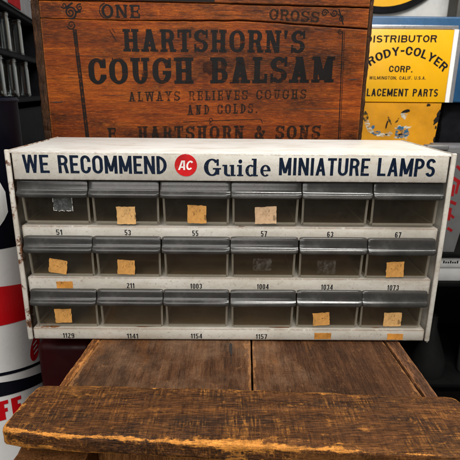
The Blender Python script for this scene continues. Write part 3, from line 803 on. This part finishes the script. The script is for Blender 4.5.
# carcass
mb = MB(O)
for (x0, x1) in ((-.1635, -.108), (.140, .178)):
    o = plank(lambda v, a=x0: a, lambda v, b=x1: b, lambda u, f=-.1540 if x0 < 0 else -.160: f, lambda u: -.112, -.395, -.0062 if False else -.0195, 6, 6, 60, .003, .0008, x0 * 50, .5, O).build('corner_post', M['box_side'], box, angle=60)
plank(lambda v: -.111, lambda v: .139, lambda u: -.119, lambda u: -.107, -.39, -.0200, 40, 3, 40, .002, .0005, 4, .5, O).build('front_panel', M['box_side'], box, angle=60)
MB(O).box(-.136, .164, .405, .417, -.395, -.0195, .002).build('back_panel', M['box_side'], box)
for x in (-.147, .168): MB(O).box(x - .005, x + .005, -.111, .404, -.395, -.0195, .002).build('side_panel', M['box_side'], box)
MB(O).box(-.141, .162, -.106, .404, -.399, -.385, .002).build('bottom_panel', M['box_side'], box)

# ================================================================== the stencilled crate behind
CY = .170
crate = thing('stencilled_crate', 'large orange-brown wooden crate with black cough balsam lettering behind the cabinet', 'crate', (-.034, .27, -.006))
O = (-.034, .27, -.006)
CX0, CX1 = -.2275, .1640
# front boards: a lower wide board and a split upper board; their meeting edges follow the crack
def crack(x):
    return lerp_pts([(-.24, .3285), (-.133, .3268), (.022, .3283), (.0824, .3247), (.1646, .3206)])(x) + .0006 * noise.noise(Vector((x * 60, 0, 0)))
def split2(x):
    return lerp_pts([(-.24, .3480), (-.10, .3478), (.03, .3462), (.17, .3440)])(x) + .0005 * noise.noise(Vector((x * 70, 5, 0)))
def board(zlo, zhi, y0, y1, n=60):
    mb = MB(O); fr = []
    bm = bmesh.new()
    prof = []
    for i in range(n + 1):
        x = CX0 + (CX1 - CX0) * i / n
        a, b = zlo(x), zhi(x)
        prof.append([bm.verts.new((x, y1, a)), bm.verts.new((x, y0 + .0008, a)), bm.verts.new((x, y0, a + .0009)), bm.verts.new((x, y0, b - .0009)), bm.verts.new((x, y0 + .0008, b)), bm.verts.new((x, y1, b))])
    for p, q in zip(prof, prof[1:]):
        for k in range(6): bm.faces.new((p[k], q[k], q[(k + 1) % 6], p[(k + 1) % 6]))
    bm.faces.new(prof[0]); bm.faces.new(list(reversed(prof[-1])))
    return mb.bm(bm)
gap = lambda x: .0002 + .0010 * max(0, min(1, (x + .14) / .1)) + .0009 * max(0, noise.noise(Vector((x * 25, 9, 0))))
low = board(lambda x: -.005, lambda x: crack(x) - gap(x), CY, CY + .012).build('front_board', M['crate_wood'], crate, angle=30)
mid = board(lambda x: crack(x) + gap(x) * .6, lambda x: split2(x) - .0004 - .0007 * (x > 0), CY + .0006, CY + .012).build('front_board', M['crate_wood'], crate, angle=30)
board(lambda x: split2(x) + .0004, lambda x: .430, CY - .0004, CY + .012).build('front_board', M['crate_wood'], crate, angle=30)
# ragged end boards
def side_board(x0, x1, seed, name='side_board'):
    # tall board whose rough end grain faces the viewer
    bm = bmesh.new(); nz = 110; ny = 10; rings = []
    for k in range(nz + 1):
        z = -.005 + .435 * k / nz
        j = lambda s: noise.noise(Vector((seed + s, z * 45, 0))) * .0016 + noise.noise(Vector((seed + s, z * 160, 3))) * .0009
        a, b = x0 + (j(1) if x0 < 0 else 0), x1 + (0 if x0 < 0 else j(4))
        yf_ = CY + .0008 + j(8) * .8
        rings.append([bm.verts.new(p) for p in ((a, .43, z), (a, .30, z), (a, yf_ + .0015, z), (a + .0012, yf_ + j(11), z), ((a + b) / 2, yf_ - .0004 + j(14), z), (b - .0008, yf_ + j(17), z), (b, yf_ + .0015, z), (b, .43, z))])
    for p, q in zip(rings, rings[1:]):
        for i in range(8): bm.faces.new((p[i], p[(i + 1) % 8], q[(i + 1) % 8], q[i]))
    bm.faces.new(rings[0]); bm.faces.new(list(reversed(rings[-1])))
    return MB(O).bm(bm).build(name, M['crate_end'], crate, angle=25)
side_board(-.2385, CX0 - .0004, 1.0); side_board(CX1 + .0004, .1695, 21.0)
board(lambda x: -.005, lambda x: .43, .418, .43).build('back_board', M['crate_wood'], crate)
MB(O).box(CX0, CX1, CY + .0125, .4175, -.005, .008, 0).build('bottom_board', M['crate_end'], crate)
rr_ = random.Random(8)
mb = MB(O)
decal(mb, [[(-.028 + .009 * rr_.uniform(.6, 1.2) * math.cos(R(a)), .2745 + .008 * rr_.uniform(.6, 1.2) * math.sin(R(a))) for a in range(0, 360, 15)]], lambda x, y: ((x, CY, y), (0, -1, 0)), 0, .0009, 0)
mb.build('knot', M['stain'], low, smooth=False)
for (x0, z0, x1, z1, w) in ((-.226, .232, -.206, .2325, .0012), (-.06, .249, .02, .2495, .0004), (.02, .300, .11, .2985, .0005), (-.17, .241, -.12, .2405, .0004), (-.21, .287, -.15, .2865, .0004), (.06, .226, .15, .2275, .0005), (-.205, .262, -.186, .261, .0005), (.142, .262, .162, .2628, .0009)):
    mb = MB(O); pts = []; n_ = 14
    for k in range(n_ + 1): pts.append((x0 + (x1 - x0) * k / n_, z0 + (z1 - z0) * k / n_ + rr_.uniform(-.0004, .0004), w * (.3 + math.sin(math.pi * k / n_)) * rr_.uniform(.5, 1.1)))
    decal(mb, [[(a[0], a[1] - a[2] / 2), (b[0], b[1] - b[2] / 2), (b[0], b[1] + b[2] / 2), (a[0], a[1] + a[2] / 2)] for a, b in zip(pts, pts[1:])], lambda x, y: ((x, CY, y), (0, -1, 0)), 0, .0006, 0)
    mb.build('crack', M['dark_in'], low, smooth=False)
# stencil lettering, split over the boards it is printed on
mb = MB(O)
for txt, x0, z0, x1, z1, cap, t, h, s, sp in (("HARTSHORN'S", -.1307, .2921, .0896, .2926, .0253, .22, .13, .07, .13),
                                              ('COUGH BALSAM', -.1750, .2535, .1275, .2587, .0305, .235, .14, .075, .12)):
    decal(mb, text_polys(txt, x1 - x0, cap, t, h, s, sp), front(x0, z0, CY, x1, z1), 0)
for txt, x0, z0, x1, z1, cap in (('ALWAYS RELIEVES COUGHS', -.1272, .2335, .0945, .2390, .0115), ('AND COLDS.', -.0542, .2180, .0335, .2211, .0118)):
    decal(mb, text_polys(txt, x1 - x0, cap, .17, .12, .10, .26), front(x0, z0, CY, x1, z1), 1)
for txt, x0, z0, x1, z1, cap in (('E.', -.1566, .1862, -.1400, .1864, .0150), ('HARTSHORN & SONS', -.1182, .1862, .1154, .1894, .0172)):
    decal(mb, text_polys(txt, x1 - x0, cap, .22, .13, .09, .18), front(x0, z0, CY, x1, z1), 1)
P = [line2(-.0601, .2091, .0388, .2138, .0008), line2(.0388, .2138, .041, .208, .0008)]
P += spiral(-.0246, .2119, .0022, .0022, 0, 360, .0011, 16) + spiral(-.0246, .2078, .0016, .0016, 90, 360, .001, 12)
# side rules: a wide faded bar between two thin lines
P += [line2(-.1896, .3165, -.1842, .1880, .0012), line2(-.1862, .3165, -.1808, .1880, .0012)]
P += [line2(.1345, .3175, .1392, .1880, .0011), line2(.1366, .3175, .1413, .1880, .0006)]
decal(mb, P, lambda x, y: ((x, CY, y), (0, -1, 0)), 0)
P = [line2(-.1879, .3165, -.1825, .1880, .0022)]
P += spiral(-.1915, .3215, .0052, .0008, 200, 760, .0018) 
P += [line2(-.1905, .3105, -.1862, .3105, .0012), line2(-.1895, .3020, -.1852, .3022, .001)]
P += spiral(.1315, .3165, .0030, .0006, 90, 620, .0011, 30)
P += [line2(-.1460, .3160, -.1385, .3035, .0010), line2(-.1430, .3180, -.1395, .3125, .0009), line2(-.146, .268, -.1445, .285, .0012)]
decal(mb, P, lambda x, y: ((x, CY, y), (0, -1, 0)), 1)
mb.build('stencil_lettering', [M['stencil'], M['faint']], low)
mb = MB(O)
Q = text_polys('ONE', .0455, .0142, .24, .12, .09, .16)
decal(mb, Q, front(-.1545, .3300, CY + .0006, -.108, .3296), 0)
decal(mb, spiral(-.1485, .337, .0085, .0072, 100, 460, .0016, 30), lambda x, y: ((x, CY + .0006, y), (0, -1, 0)), 1)
mb.build('stencil_lettering', [M['stencil'], M['faint']], mid); mb = MB(O)
decal(mb, text_polys('GROSS', .060, .0122, .22, .13, .08, .16), front(.0452, .3295, CY + .0006, .1054, .3268), 1)
P = spiral(-.1915, .3350, .0074, .0008, 250, 1000, .0022) + spiral(-.1800, .3405, .0040, .0006, 60, 560, .0016) + spiral(-.1985, .3425, .0035, .0006, 200, 620, .0015) + spiral(.1115, .3376, .0042, .0006, 0, 560, .0014) + spiral(.1228, .3378, .0042, .0006, 180, 740, .0014)
P += spiral(.1322, .3312, .0034, .0006, 60, 600, .0012) + [line2(.128, .342, .1345, .325, .0014), line2(-.1975, .3395, -.1880, .3455, .0020), line2(-.1845, .3355, -.1790, .3365, .0026), line2(.1265, .337, .1335, .3335, .001)]
mb.build('stencil_lettering', [M['stencil'], M['faint']], mid); mb = MB(O)
for left in (True, False):
    mb = MB(O); decal(mb, [p for p in P if (p[0][0] < 0) == left], lambda x, y: ((x, CY + .0006, y), (0, -1, 0)), 0)
    mb.build('corner_scroll', M['stencil'], mid)
mb = MB(O)
P = spiral(-.1772, .3535, .0050, .0010, 180, 800, .0018) + spiral(-.1660, .3530, .0042, .0008, 0, 560, .0016) + spiral(-.1900, .3535, .0048, .001, 90, 620, .0018)
P += [line2(-.2005, .3489, -.150, .3489, .0014), line2(-.150, .3497, -.02, .3490, .0022)]
decal(mb, P, lambda x, y: ((x, CY - .0004, y), (0, -1, 0)), 0)
mb.build('stencil_lettering', [M['stencil'], M['faint']], [o for o in crate.children if o.name.startswith('front_board')][-1])

# ================================================================== left: the painted drum, the red can, the jar shelf
DX, DY, DR_ = -.347, .08, .110
drum = thing('oil_drum', 'white, navy and red banded metal drum at the left of the cabinet', 'drum', (DX, DY, -.40))
O = (DX, DY, -.40)
M['drum_white'] = m_plain('white_drum_paint', (.66, .66, .65), .28, var=.05, scale=20, bump=.04, spec=0.3)
M['drum_navy'] = m_plain('navy_drum_paint', (.003, .0036, .008), .5, var=.2, scale=20, bump=.04, spec=0.06)
M['drum_red'] = m_plain('red_drum_paint', (.50, .006, .010), .28, var=.06, scale=20, bump=.04, spec=0.3)
M['drum_black'] = m_plain('black_drum_paint', (.006, .007, .012), .28, var=.1, scale=20, bump=.04, spec=0.06)
prof = [(0, -.398), (DR_ - .004, -.398), (DR_, -.393), (DR_, -.30), (DR_, -.005), (DR_, .037), (DR_, .125), (DR_, .232), (DR_ + .002, .235), (DR_ - .001, .238), (DR_ - .004, .232), (0, .231)]
MB(O).lathe(prof, DX, DY, 96, [0, 0, 0, 0, 0, 0, 1, 1, 1, 1, 1]).build('barrel', [M['drum_white'], M['drum_navy'], M['drum_red']], drum, angle=40)
def cylmap(lift_r=.0):
    return lambda a, z: ((DX + DR_ * math.cos(R(a)), DY + DR_ * math.sin(R(a)), z), (math.cos(R(a)), math.sin(R(a)), 0))
def band(z0a, z0b, z1a, z1b, a0=-95, a1=40, n=50):     # slanted stripe on the drum: bottom/top heights at -35 deg and at +10 deg
    out = []
    def zz(a, p, q): return p + (q - p) * (a + 35) / 45
    for k in range(n):
        a, b = a0 + (a1 - a0) * k / n, a0 + (a1 - a0) * (k + 1) / n
        out.append([(a, zz(a, z0a, z0b)), (b, zz(b, z0a, z0b)), (b, zz(b, z1a, z1b)), (a, zz(a, z1a, z1b))])
    return out
def mark(name, mat, polys, lift=.0004, step=0.0, lab=None):
    mb = MB(O); decal(mb, polys, cylmap(), 0, lift, step)
    o = mb.build(name, mat, drum, smooth=False)
    if lab: o['label'] = lab
mark('red_band', M['drum_red'], band(.0010, -.0220, .0470, .0220, -120, 100, 90))
mark('navy_field', M['drum_navy'], band(.0870, .0720, .1260, .1260, -120, 100, 90), .0003)
mark('stripe', M['drum_black'], band(-.0600, -.0905, -.0560, -.0865), lab='thin black stripe')
mark('stripe', M['drum_black'], band(-.0860, -.1170, -.0680, -.1045), lab='broad black stripe')
# white blade in the navy field
blade = []
for k in range(14):
    a, b = -14 - 3.5 * k, -14 - 3.5 * (k + 1)
    top = lambda q: .172 - .030 * max(0, (q + 22) / 8) ; bot = lambda q: .108 + .012 * max(0, (q + 20) / 6)
    blade.append([(a, bot(a)), (b, bot(b)), (b, top(b)), (a, top(a))])
mark('white_blade', M['drum_white'], blade, .0007)
oval = MB(O)
decal(oval, [[(-4.5 + 6.2 * math.cos(R(a)) + 2 * math.sin(R(a)), -.0560 + .0150 * math.sin(R(a))) for a in range(0, 360, 15)]], cylmap(), 0, .0004, 0)
for dz in (.006, 0, -.006):
    decal(oval, [[(-7.3, -.057 + dz), (-2.2, -.0555 + dz), (-2.2, -.0535 + dz), (-7.3, -.055 + dz)]], cylmap(), 1, .0007, 0)
oval.build('oval_badge', [M['drum_red'], M['drum_white']], drum, smooth=False)
mark('oval_badge', M['drum_red'], [[(5.5 + 4 * math.cos(R(a)), -.130 + .014 * math.sin(R(a))) for a in range(0, 360, 15)]])
fe = text_polys('FE', 1.15, 1.0, .30, .20, 0, .14)
mark('lettering', M['drum_red'], [[(-38.5 + x * 13.5, -.1150 + y * .025 - x * .008) for x, y in p] for p in fe], .0004, .00001)

M['dark_red'] = m_plain('dark_red_enamel', (.022, .0015, .002), .45, var=.2, scale=25, spec=.15)
rc = thing('red_can', 'dark red metal can squeezed between the banded drum and the plank box', 'can', (-.1875, .085, -.40))
O = (-.1875, .085, -.40)
MB(O).box(-.220, -.158, .035, .135, -.399, -.030, .008, 4).build('can_body', M['dark_red'], rc)
MB(O).lathe([(.014, -.030), (.014, -.020), (.012, -.018), (0, -.018)], -.189, .085, 24).build('screw_cap', M['dark_red'], rc)

# shelf of jars, running away along the left
d = Vector((-.170, .985, 0)).normalized(); nrm = Vector((d.y, -d.x, 0))      # along the shelf, out of its face
A = Vector((-.4319, .5, 0))
shf_t = thing('display_shelf', 'black display shelf holding slim glass jars, beside the crate', 'shelf', (A.x - .1, .6, -.40))
M['black_metal'] = m_plain('black_shelf_paint', (.007, .007, .009), .75, var=.3, spec=.08)
M['rail'] = m_plain('grey_rail', (.16, .16, .175), .45)
def sbox(s0, s1, e0, e1, z0, z1, mat, name, parent, org, r=.001, mi=None):
    """box in shelf axes: s along the shelf, e out of the face"""
    mb = MB(org); bm = bmesh.new(); bmesh.ops.create_cube(bm, size=1)
    for v in bm.verts:
        s = (s0 + s1) / 2 + v.co.x * (s1 - s0); e = (e0 + e1) / 2 + v.co.y * (e1 - e0); z = (z0 + z1) / 2 + v.co.z * (z1 - z0)
        p = A + d * s + nrm * e; v.co = Vector((p.x, p.y, z))
    bmesh.ops.bevel(bm, geom=list(bm.edges), offset=r, segments=2, profile=.5, affect='EDGES')
    return mb.bm(bm).build(name, mat, parent)
O = tuple(shf_t.location)
for z in (.312, .222, .402): sbox(-.25, .36, -.16, 0, z, z + .009, M['black_metal'], 'shelf_board', shf_t, O)
sbox(-.25, .36, -.172, -.161, -.399, .46, M['black_metal'], 'back_panel', shf_t, O)
sbox(-.25, .36, -.001, .004, .411, .450, M['rail'], 'price_rail', shf_t, O)
sbox(-.25, .36, -.012, -.002, -.398, .205, M['black_metal'], 'base_panel', shf_t, O)
sbox(.361, .372, -.172, .0, -.399, .46, M['black_metal'], 'end_panel', shf_t, O); sbox(-.262, -.251, -.172, 0, -.399, .46, M['black_metal'], 'end_panel', shf_t, O)
pc = sbox(.08, .175, .0045, .006, .413, .447, m_plain('card_red', (.30, .006, .010), .7, spec=.05), 'price_card', None, (0, 0, 0), .0003)
pc['label'] = 'small red card stuck on the grey price rail above the jars'; pc['category'] = 'card'
n = NT('jar_glass'); g_ = n.new('BsdfGlass'); g_.inputs['Roughness'].default_value = .02; g_.inputs['IOR'].default_value = 1.47; g_.inputs[0].default_value = (.93, .96, .96, 1)
q_ = n.new('BsdfGlossy'); q_.inputs['Roughness'].default_value = .08
M['glass'] = n.done(n.mixsh(.14, g_.outputs[0], q_.outputs[0]))
def jar(h, r):
    t = MB()
    prof = [(0, 0), (r * .92, 0), (r, .003), (r * .97, .006), (r * .95, h * .80), (r * .90, h * .86), (r * .90, h * .95), (r * .96, h * .97), (r * .96, h)]
    inn = [(r * .86, h), (r * .84, h * .85), (r * .86, h * .80), (r * .86, .007), (r * .6, .005), (0, .0045)]
    return t.lathe(prof + inn, 0, 0, 28)
jl = ['slim glass jar at the near end of the upper shelf, cut by the picture edge', 'slim glass jar in the middle of the upper shelf row', 'slim glass jar at the far end of the upper shelf row, next to the crate',
      'slim glass jar at the near end of the lower shelf, cut by the picture edge', 'slim glass jar in the middle of the lower shelf row', 'slim glass jar at the far end of the lower shelf row, next to the crate']
j0 = None
jl += ['slim glass jar half hidden in the back row of the upper shelf, near end', 'slim glass jar half hidden in the back row of the upper shelf, far end',
       'slim glass jar half hidden in the back row of the lower shelf, near end', 'slim glass jar half hidden in the back row of the lower shelf, far end']
js = [(.028, .3212), (.118, .3212), (.222, .3212), (.035, .2312), (.135, .2312), (.245, .2312), (.150, .3212), (.262, .3212), (.165, .2312), (.285, .2312)]
for i, (s, z) in enumerate(js):
    if j0 is None:
        j0 = thing('glass_jar', jl[0], 'jar', group='slim glass jars on the black shelf'); jar(.076, .0165).build('jar_body', M['glass'], j0, angle=40)
        MB().lathe([(0, .0762), (.0150, .0762), (.0160, .0772), (.0160, .0800), (.0090, .0815), (0, .0818)], 0, 0, 28).build('jar_lid', M['glass'], j0, angle=40)
        o = j0
    else: o = copy_tree(j0)
    p = A + d * s - nrm * (.024 if i < 6 else .068)
    o.location = (p.x, p.y, z); o['label'] = jl[i]

# ================================================================== right: distributor sign on a yellow tin, wall sign, rack
TY = .60
M['yellow'] = m_plain('yellow_sign_enamel', (.78, .40, .008), .35, var=.04, scale=16, bump=.05)
M['tin_yellow'] = m_plain('amber_tin_paint', (.62, .27, .010), .38, var=.18, scale=14, bump=.1)
M['blue'] = m_plain('blue_case_paint', (.018, .075, .165), .4, var=.12)
M['silver'] = m_plain('brushed_silver', (.5, .5, .52), .3, metal=.7, var=.08)
M['white_plastic'] = m_plain('white_plastic_edge', (.80, .80, .78), .3, var=.02)
sg = thing('distributor_sign', 'yellow distributor sign in a blue metal case, standing on the yellow tin', 'sign', (.36, .66, .2275))
O = (.36, .66, .2275)
MB(O).box(.215, .545, .6135, .72, .2285, .4015, .004, 3).build('case', M['blue'], sg)
MB(O).box(.255, .478, .608, .6132, .376, .3835, .001).build('silver_trim', M['silver'], sg)
MB(O).box(.255, .4672, .602, .6132, .2290, .3745, .0012).build('sign_panel', M['yellow'], sg)
MB(O).prism([(.4684, .2292), (.4775, .2292), (.4775, .3755), (.4684, .3755)], 'y', .604, .6130).build('edge_trim', M['white_plastic'], sg)
MB(O).prism([(.4782, .2292), (.4860, .2292), (.4860, .3755), (.4782, .3755)], 'y', .605, .6131).build('silver_trim', M['silver'], sg)
mb = MB(O)
for txt, x0, z0, x1, z1, cap, t, h, sp in (('DISTRIBUTOR', .2835, .3480, .4328, .3500, .0140, .24, .19, .14), ('CORP.', .3389, .2903, .3890, .2898, .0130, .22, .18, .14),
                                           ('WILMINGTON, CALIF. U.S.A.', .2989, .2748, .4196, .2756, .0068, .20, .18, .16), ('REPLACEMENT PARTS', .2630, .2405, .4500, .2410, .0158, .20, .17, .13)):
    decal(mb, text_polys(txt, x1 - x0, cap, t, h, 0, sp), front(x0, z0, .602, x1, z1))
acx, acz, arad = .3700, .2009, .1234
tp = text_polys('BRODY-COLYER', arad * R(86), .0172, .24, .18, 0, .14)
def arcf(x, y):
    a = R(90 + 43) - x / arad; r = arad + y
    return (acx + r * math.cos(a), .602, acz + r * math.sin(a)), (0, -1, 0)
decal(mb, tp, arcf)
mb.build('sign_lettering', M['black'], sg)

tin = thing('yellow_tin', 'large amber-yellow tin with flaked blue and white picture paint, below the distributor sign', 'tin', (.37, .68, .0885))
O = (.37, .68, .0885)
mb = MB(O)
mb.prism([(.250, .0885), (.436, .0885), (.4445, .2272), (.250, .2272)], 'y', .60, .75)
mb.prism([(.4372, .0885), (.452, .0885), (.4615, .2272), (.4457, .2272)], 'y', .603, .748)
body = mb.build('tin_body', M['tin_yellow'], tin)
mb = MB(O)
rr = random.Random(3)
def blob(cx, cz, rx, rz, mi, lift, a=0, n=18, jag=.25):
    out = []
    for k in range(n):
        an = 2 * math.pi * k / n; f = 1 + rr.uniform(-jag, jag)
        x, z = rx * f * math.cos(an), rz * f * math.sin(an)
        out.append((cx + x * math.cos(R(a)) - z * math.sin(R(a)), cz + x * math.sin(R(a)) + z * math.cos(R(a))))
    decal(mb, [out], lambda x, y: ((x, .60, y), (0, -1, 0)), mi, lift, 0)
# flaked paint patches where a printed scene has worn away
for (x, z, rx, rz, mi, a) in ((.297, .199, .006, .011, 2, 15), (.302, .184, .005, .010, 1, 25), (.311, .171, .009, .006, 1, -35), (.325, .163, .010, .004, 0, 5), (.338, .159, .012, .004, 1, 0),
                              (.352, .162, .008, .005, 1, 10), (.316, .176, .004, .004, 0, 0), (.375, .166, .009, .013, 0, -10), (.385, .163, .013, .009, 0, 20), (.380, .156, .014, .004, 1, 10),
                              (.392, .160, .005, .010, 1, 0), (.372, .176, .007, .004, 1, 20), (.391, .176, .009, .003, 1, 5), (.381, .201, .0075, .0075, 1, 0), (.384, .210, .010, .0035, 3, 15),
                              (.351, .190, .002, .010, 2, 25), (.367, .189, .0018, .009, 2, -35), (.346, .182, .0018, .010, 3, -10)):
    blob(x, z, rx, rz, mi, .0004 + .0002 * (mi != 1), a)
FLAKES = [m_ink('teal_paint', (.03, .13, .24), .48, .56, 190), m_ink('chalk_paint', (.55, .52, .42), .48, .56, 190), m_ink('dark_green_paint', (.03, .035, .02), .48, .56, 190), m_ink('bare_black_metal', (.015, .013, .012), .7, .8, 150)]
mb.build('flaked_paint', FLAKES, tin, smooth=False); mb = MB(O)
for (x, z, rx, rz, a) in ((.4575, .206, .003, .008, -15), (.4545, .192, .0045, .010, -25), (.4555, .176, .002, .004, 0), (.4555, .150, .002, .006, 0), (.432, .2235, .005, .0025, 0)):
    blob(x, z, rx, rz, 3, .0004 - (0.003 if x > .445 else 0), a)
mb.build('bare_patch', FLAKES, tin, smooth=False)

bench = thing('low_bench', 'black bench carrying the yellow tin behind the crate', 'bench', (.42, .68, -.40))
O = (.42, .68, -.40)
MB(O).box(.20, .85, .52, .88, .074, .0875, .002).build('bench_top', M['black_metal'], bench)
for x in (.22, .80):
    for y in (.54, .84): MB(O).box(x, x + .03, y, y + .03, -.399, .0735, .002).build('leg', M['black_metal'], bench)
cb = thing('dark_filler', 'added black block on the bench, keeping the area right of the yellow tin dark', 'case', (.63, .72, .0875))
O = (.63, .72, .0875)
MB(O).box(.484, .84, .64, .84, .088, .2270, .004, 3).build('filler_body', M['black_metal'], cb)  # added block: fills the dark area where the pale wall would show
MB(O).box(.482, .842, .638, .842, .2272, .232, .002).build('filler_lid', M['black_metal'], cb)
gb = thing('grey_box', 'small pale grey flat box beside the yellow tin', 'box', (.51, .56, .0875))
O = (.51, .56, .0875)
MB(O).box(.445, .62, .53, .595, .088, .132, .002).build('box_body', M['black_metal'], gb); MB(O).box(.443, .622, .528, .597, .1322, .1440, .003).build('box_lid', M['rail'], gb)

ws = thing('round_sign', 'round yellow sign with a thick black rim on the grey wall', 'sign', (.415, WALL_Y - .002, .66))
O = (.415, WALL_Y - .002, .66)
def disc(r0, r1, y0, y1, mat, name):
    bm = bmesh.new(); n = 72
    rings = []
    for (r, y) in ((r0, y1), (r1, y1), (r1, y0), (r0, y0)):
        rings.append([bm.verts.new((.415 + r * math.cos(2 * math.pi * k / n), y, .66 + r * math.sin(2 * math.pi * k / n))) for k in range(n)])
    for i in range(4):
        a, b = rings[i], rings[(i + 1) % 4]
        for k in range(n): bm.faces.new((a[k], a[(k + 1) % n], b[(k + 1) % n], b[k]))
    return MB(O).bm(bm).build(name, mat, ws)
disc(.188, .2035, WALL_Y - .016, WALL_Y - .002, M['black_metal'], 'sign_rim')
disc(.0005, .1875, WALL_Y - .012, WALL_Y - .002, M['yellow'], 'sign_face')
pp = MB((.68, WALL_Y - .03, -.40)).box(.598, .76, WALL_Y - .06, WALL_Y - .002, -.399, 1.3, .004).build('post', m_plain('dark_grey_post', (.055, .055, .05), .6), None, (.68, WALL_Y - .03, -.40))
pp['label'] = 'dark grey upright post against the grey wall at the right edge'; pp['category'] = 'post'

rack = thing('storage_rack', 'black storage rack in shadow at the right of the cabinet', 'rack', (.5, .40, -.40))
O = (.5, .40, -.40)
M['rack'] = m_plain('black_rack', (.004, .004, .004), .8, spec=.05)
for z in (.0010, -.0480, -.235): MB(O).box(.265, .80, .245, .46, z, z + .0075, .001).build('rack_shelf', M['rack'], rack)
MB(O).box(.265, .80, .461, .470, -.399, .085, .001).build('back_panel', M['rack'], rack)  # black sheet added so the area behind the rack stays dark
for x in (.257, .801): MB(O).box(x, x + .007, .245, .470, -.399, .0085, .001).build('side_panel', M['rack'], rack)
oc = thing('oil_can', 'grey-white oil can with tall red lettering, standing on the rack behind the cabinet edge', 'oil can', (.325, .30, .0086))
O = (.325, .30, .0086)
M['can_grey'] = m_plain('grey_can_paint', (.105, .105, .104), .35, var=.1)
mb = MB(O)
mb.prism([(.268, .0088), (.354, .0088), (.376, .158), (.371, .163), (.274, .163), (.268, .158)], 'y', .252, .315)
mb.build('can_body', M['can_grey'], oc, smooth=False)
mb = MB(O)
strokes = [line2(.3375, .1550, .3395, .1300, .0060), line2(.3290, .1440, .3400, .1340, .0045), line2(.3245, .1260, .3370, .1180, .0055), line2(.3260, .1160, .3240, .0980, .0050), line2(.3330, .1200, .3300, .1020, .0040),
           line2(.3215, .0900, .3310, .0860, .0050), line2(.3225, .0800, .3205, .0600, .0050), line2(.3215, .0700, .3290, .0640, .0040), line2(.3195, .0480, .3270, .0430, .0045)]
decal(mb, strokes, lambda x, y: ((x + .008 + (.155 - y) * .10, .252, y), (0, -1, 0)))
mb.build('can_lettering', m_ink('dull_red_ink', (.22, .010, .012), .7, .8, 90), oc, smooth=False)
MB(O).box(.30, .335, .275, .292, .1632, .172, .003, 3).build('carry_handle', M['can_grey'], oc)
wc = thing('paper_carton', 'small white paper carton on the rack shelf below the oil can', 'carton', (.355, .28, -.0405))
O = (.355, .28, -.0405)
mb = MB(O); mb.box(.322, .3710, .251, .31, -.0402, -.0168, .0012).box(.3215, .3715, .249, .311, -.0166, -.0012, .0015)
mb.build('carton_body', m_plain('white_card', (.42, .42, .41), .6, var=.08), wc)
mb = MB(O)
for k in range(7): decal(mb, [RECT(.338 + k * .0036, -.0095, .3405 + k * .0036, -.0065 + .0015 * (k % 3 == 0))], lambda x, y: ((x, .249, y), (0, -1, 0)))
mb.build('carton_print', M['black'], wc, smooth=False)
fn = thing('metal_funnel', 'dull grey upturned funnel in the dark rack below the paper carton', 'funnel', (.358, .29, -.2275))
O = (.358, .29, -.2275)
MB(O).lathe([(.0045, -.118), (.005, -.14), (.026, -.2), (.027, -.226), (.0285, -.227), (.0285, -.2265), (.0275, -.199), (.0065, -.14), (.006, -.118)], .356, .285, 32).build('funnel_cone', m_plain('shade_darkened_zinc', (.009, .009, .009), .6, spec=.1), fn)  # zinc colour lowered to near black to stand in for the rack's shade
wb = thing('white_bottle', 'white bottle with a dark red cap in the dark rack at the right edge', 'bottle', (.432, .285, -.2275))
O = (.432, .285, -.2275)
MB(O).lathe([(0, -.2272), (.020, -.2272), (.022, -.222), (.022, -.13), (.016, -.108), (.009, -.102), (.009, -.095), (0, -.095)], .432, .285, 32).build('bottle_body', m_plain('shade_darkened_white', (.05, .05, .05), .5, spec=.2), wb)  # white bottle, its shade in the rack put into the darkened colour
MB(O).lathe([(.0105, -.104), (.0105, -.088), (.009, -.086), (0, -.086)], .432, .285, 24).build('bottle_cap', M['dark_red'], wb)
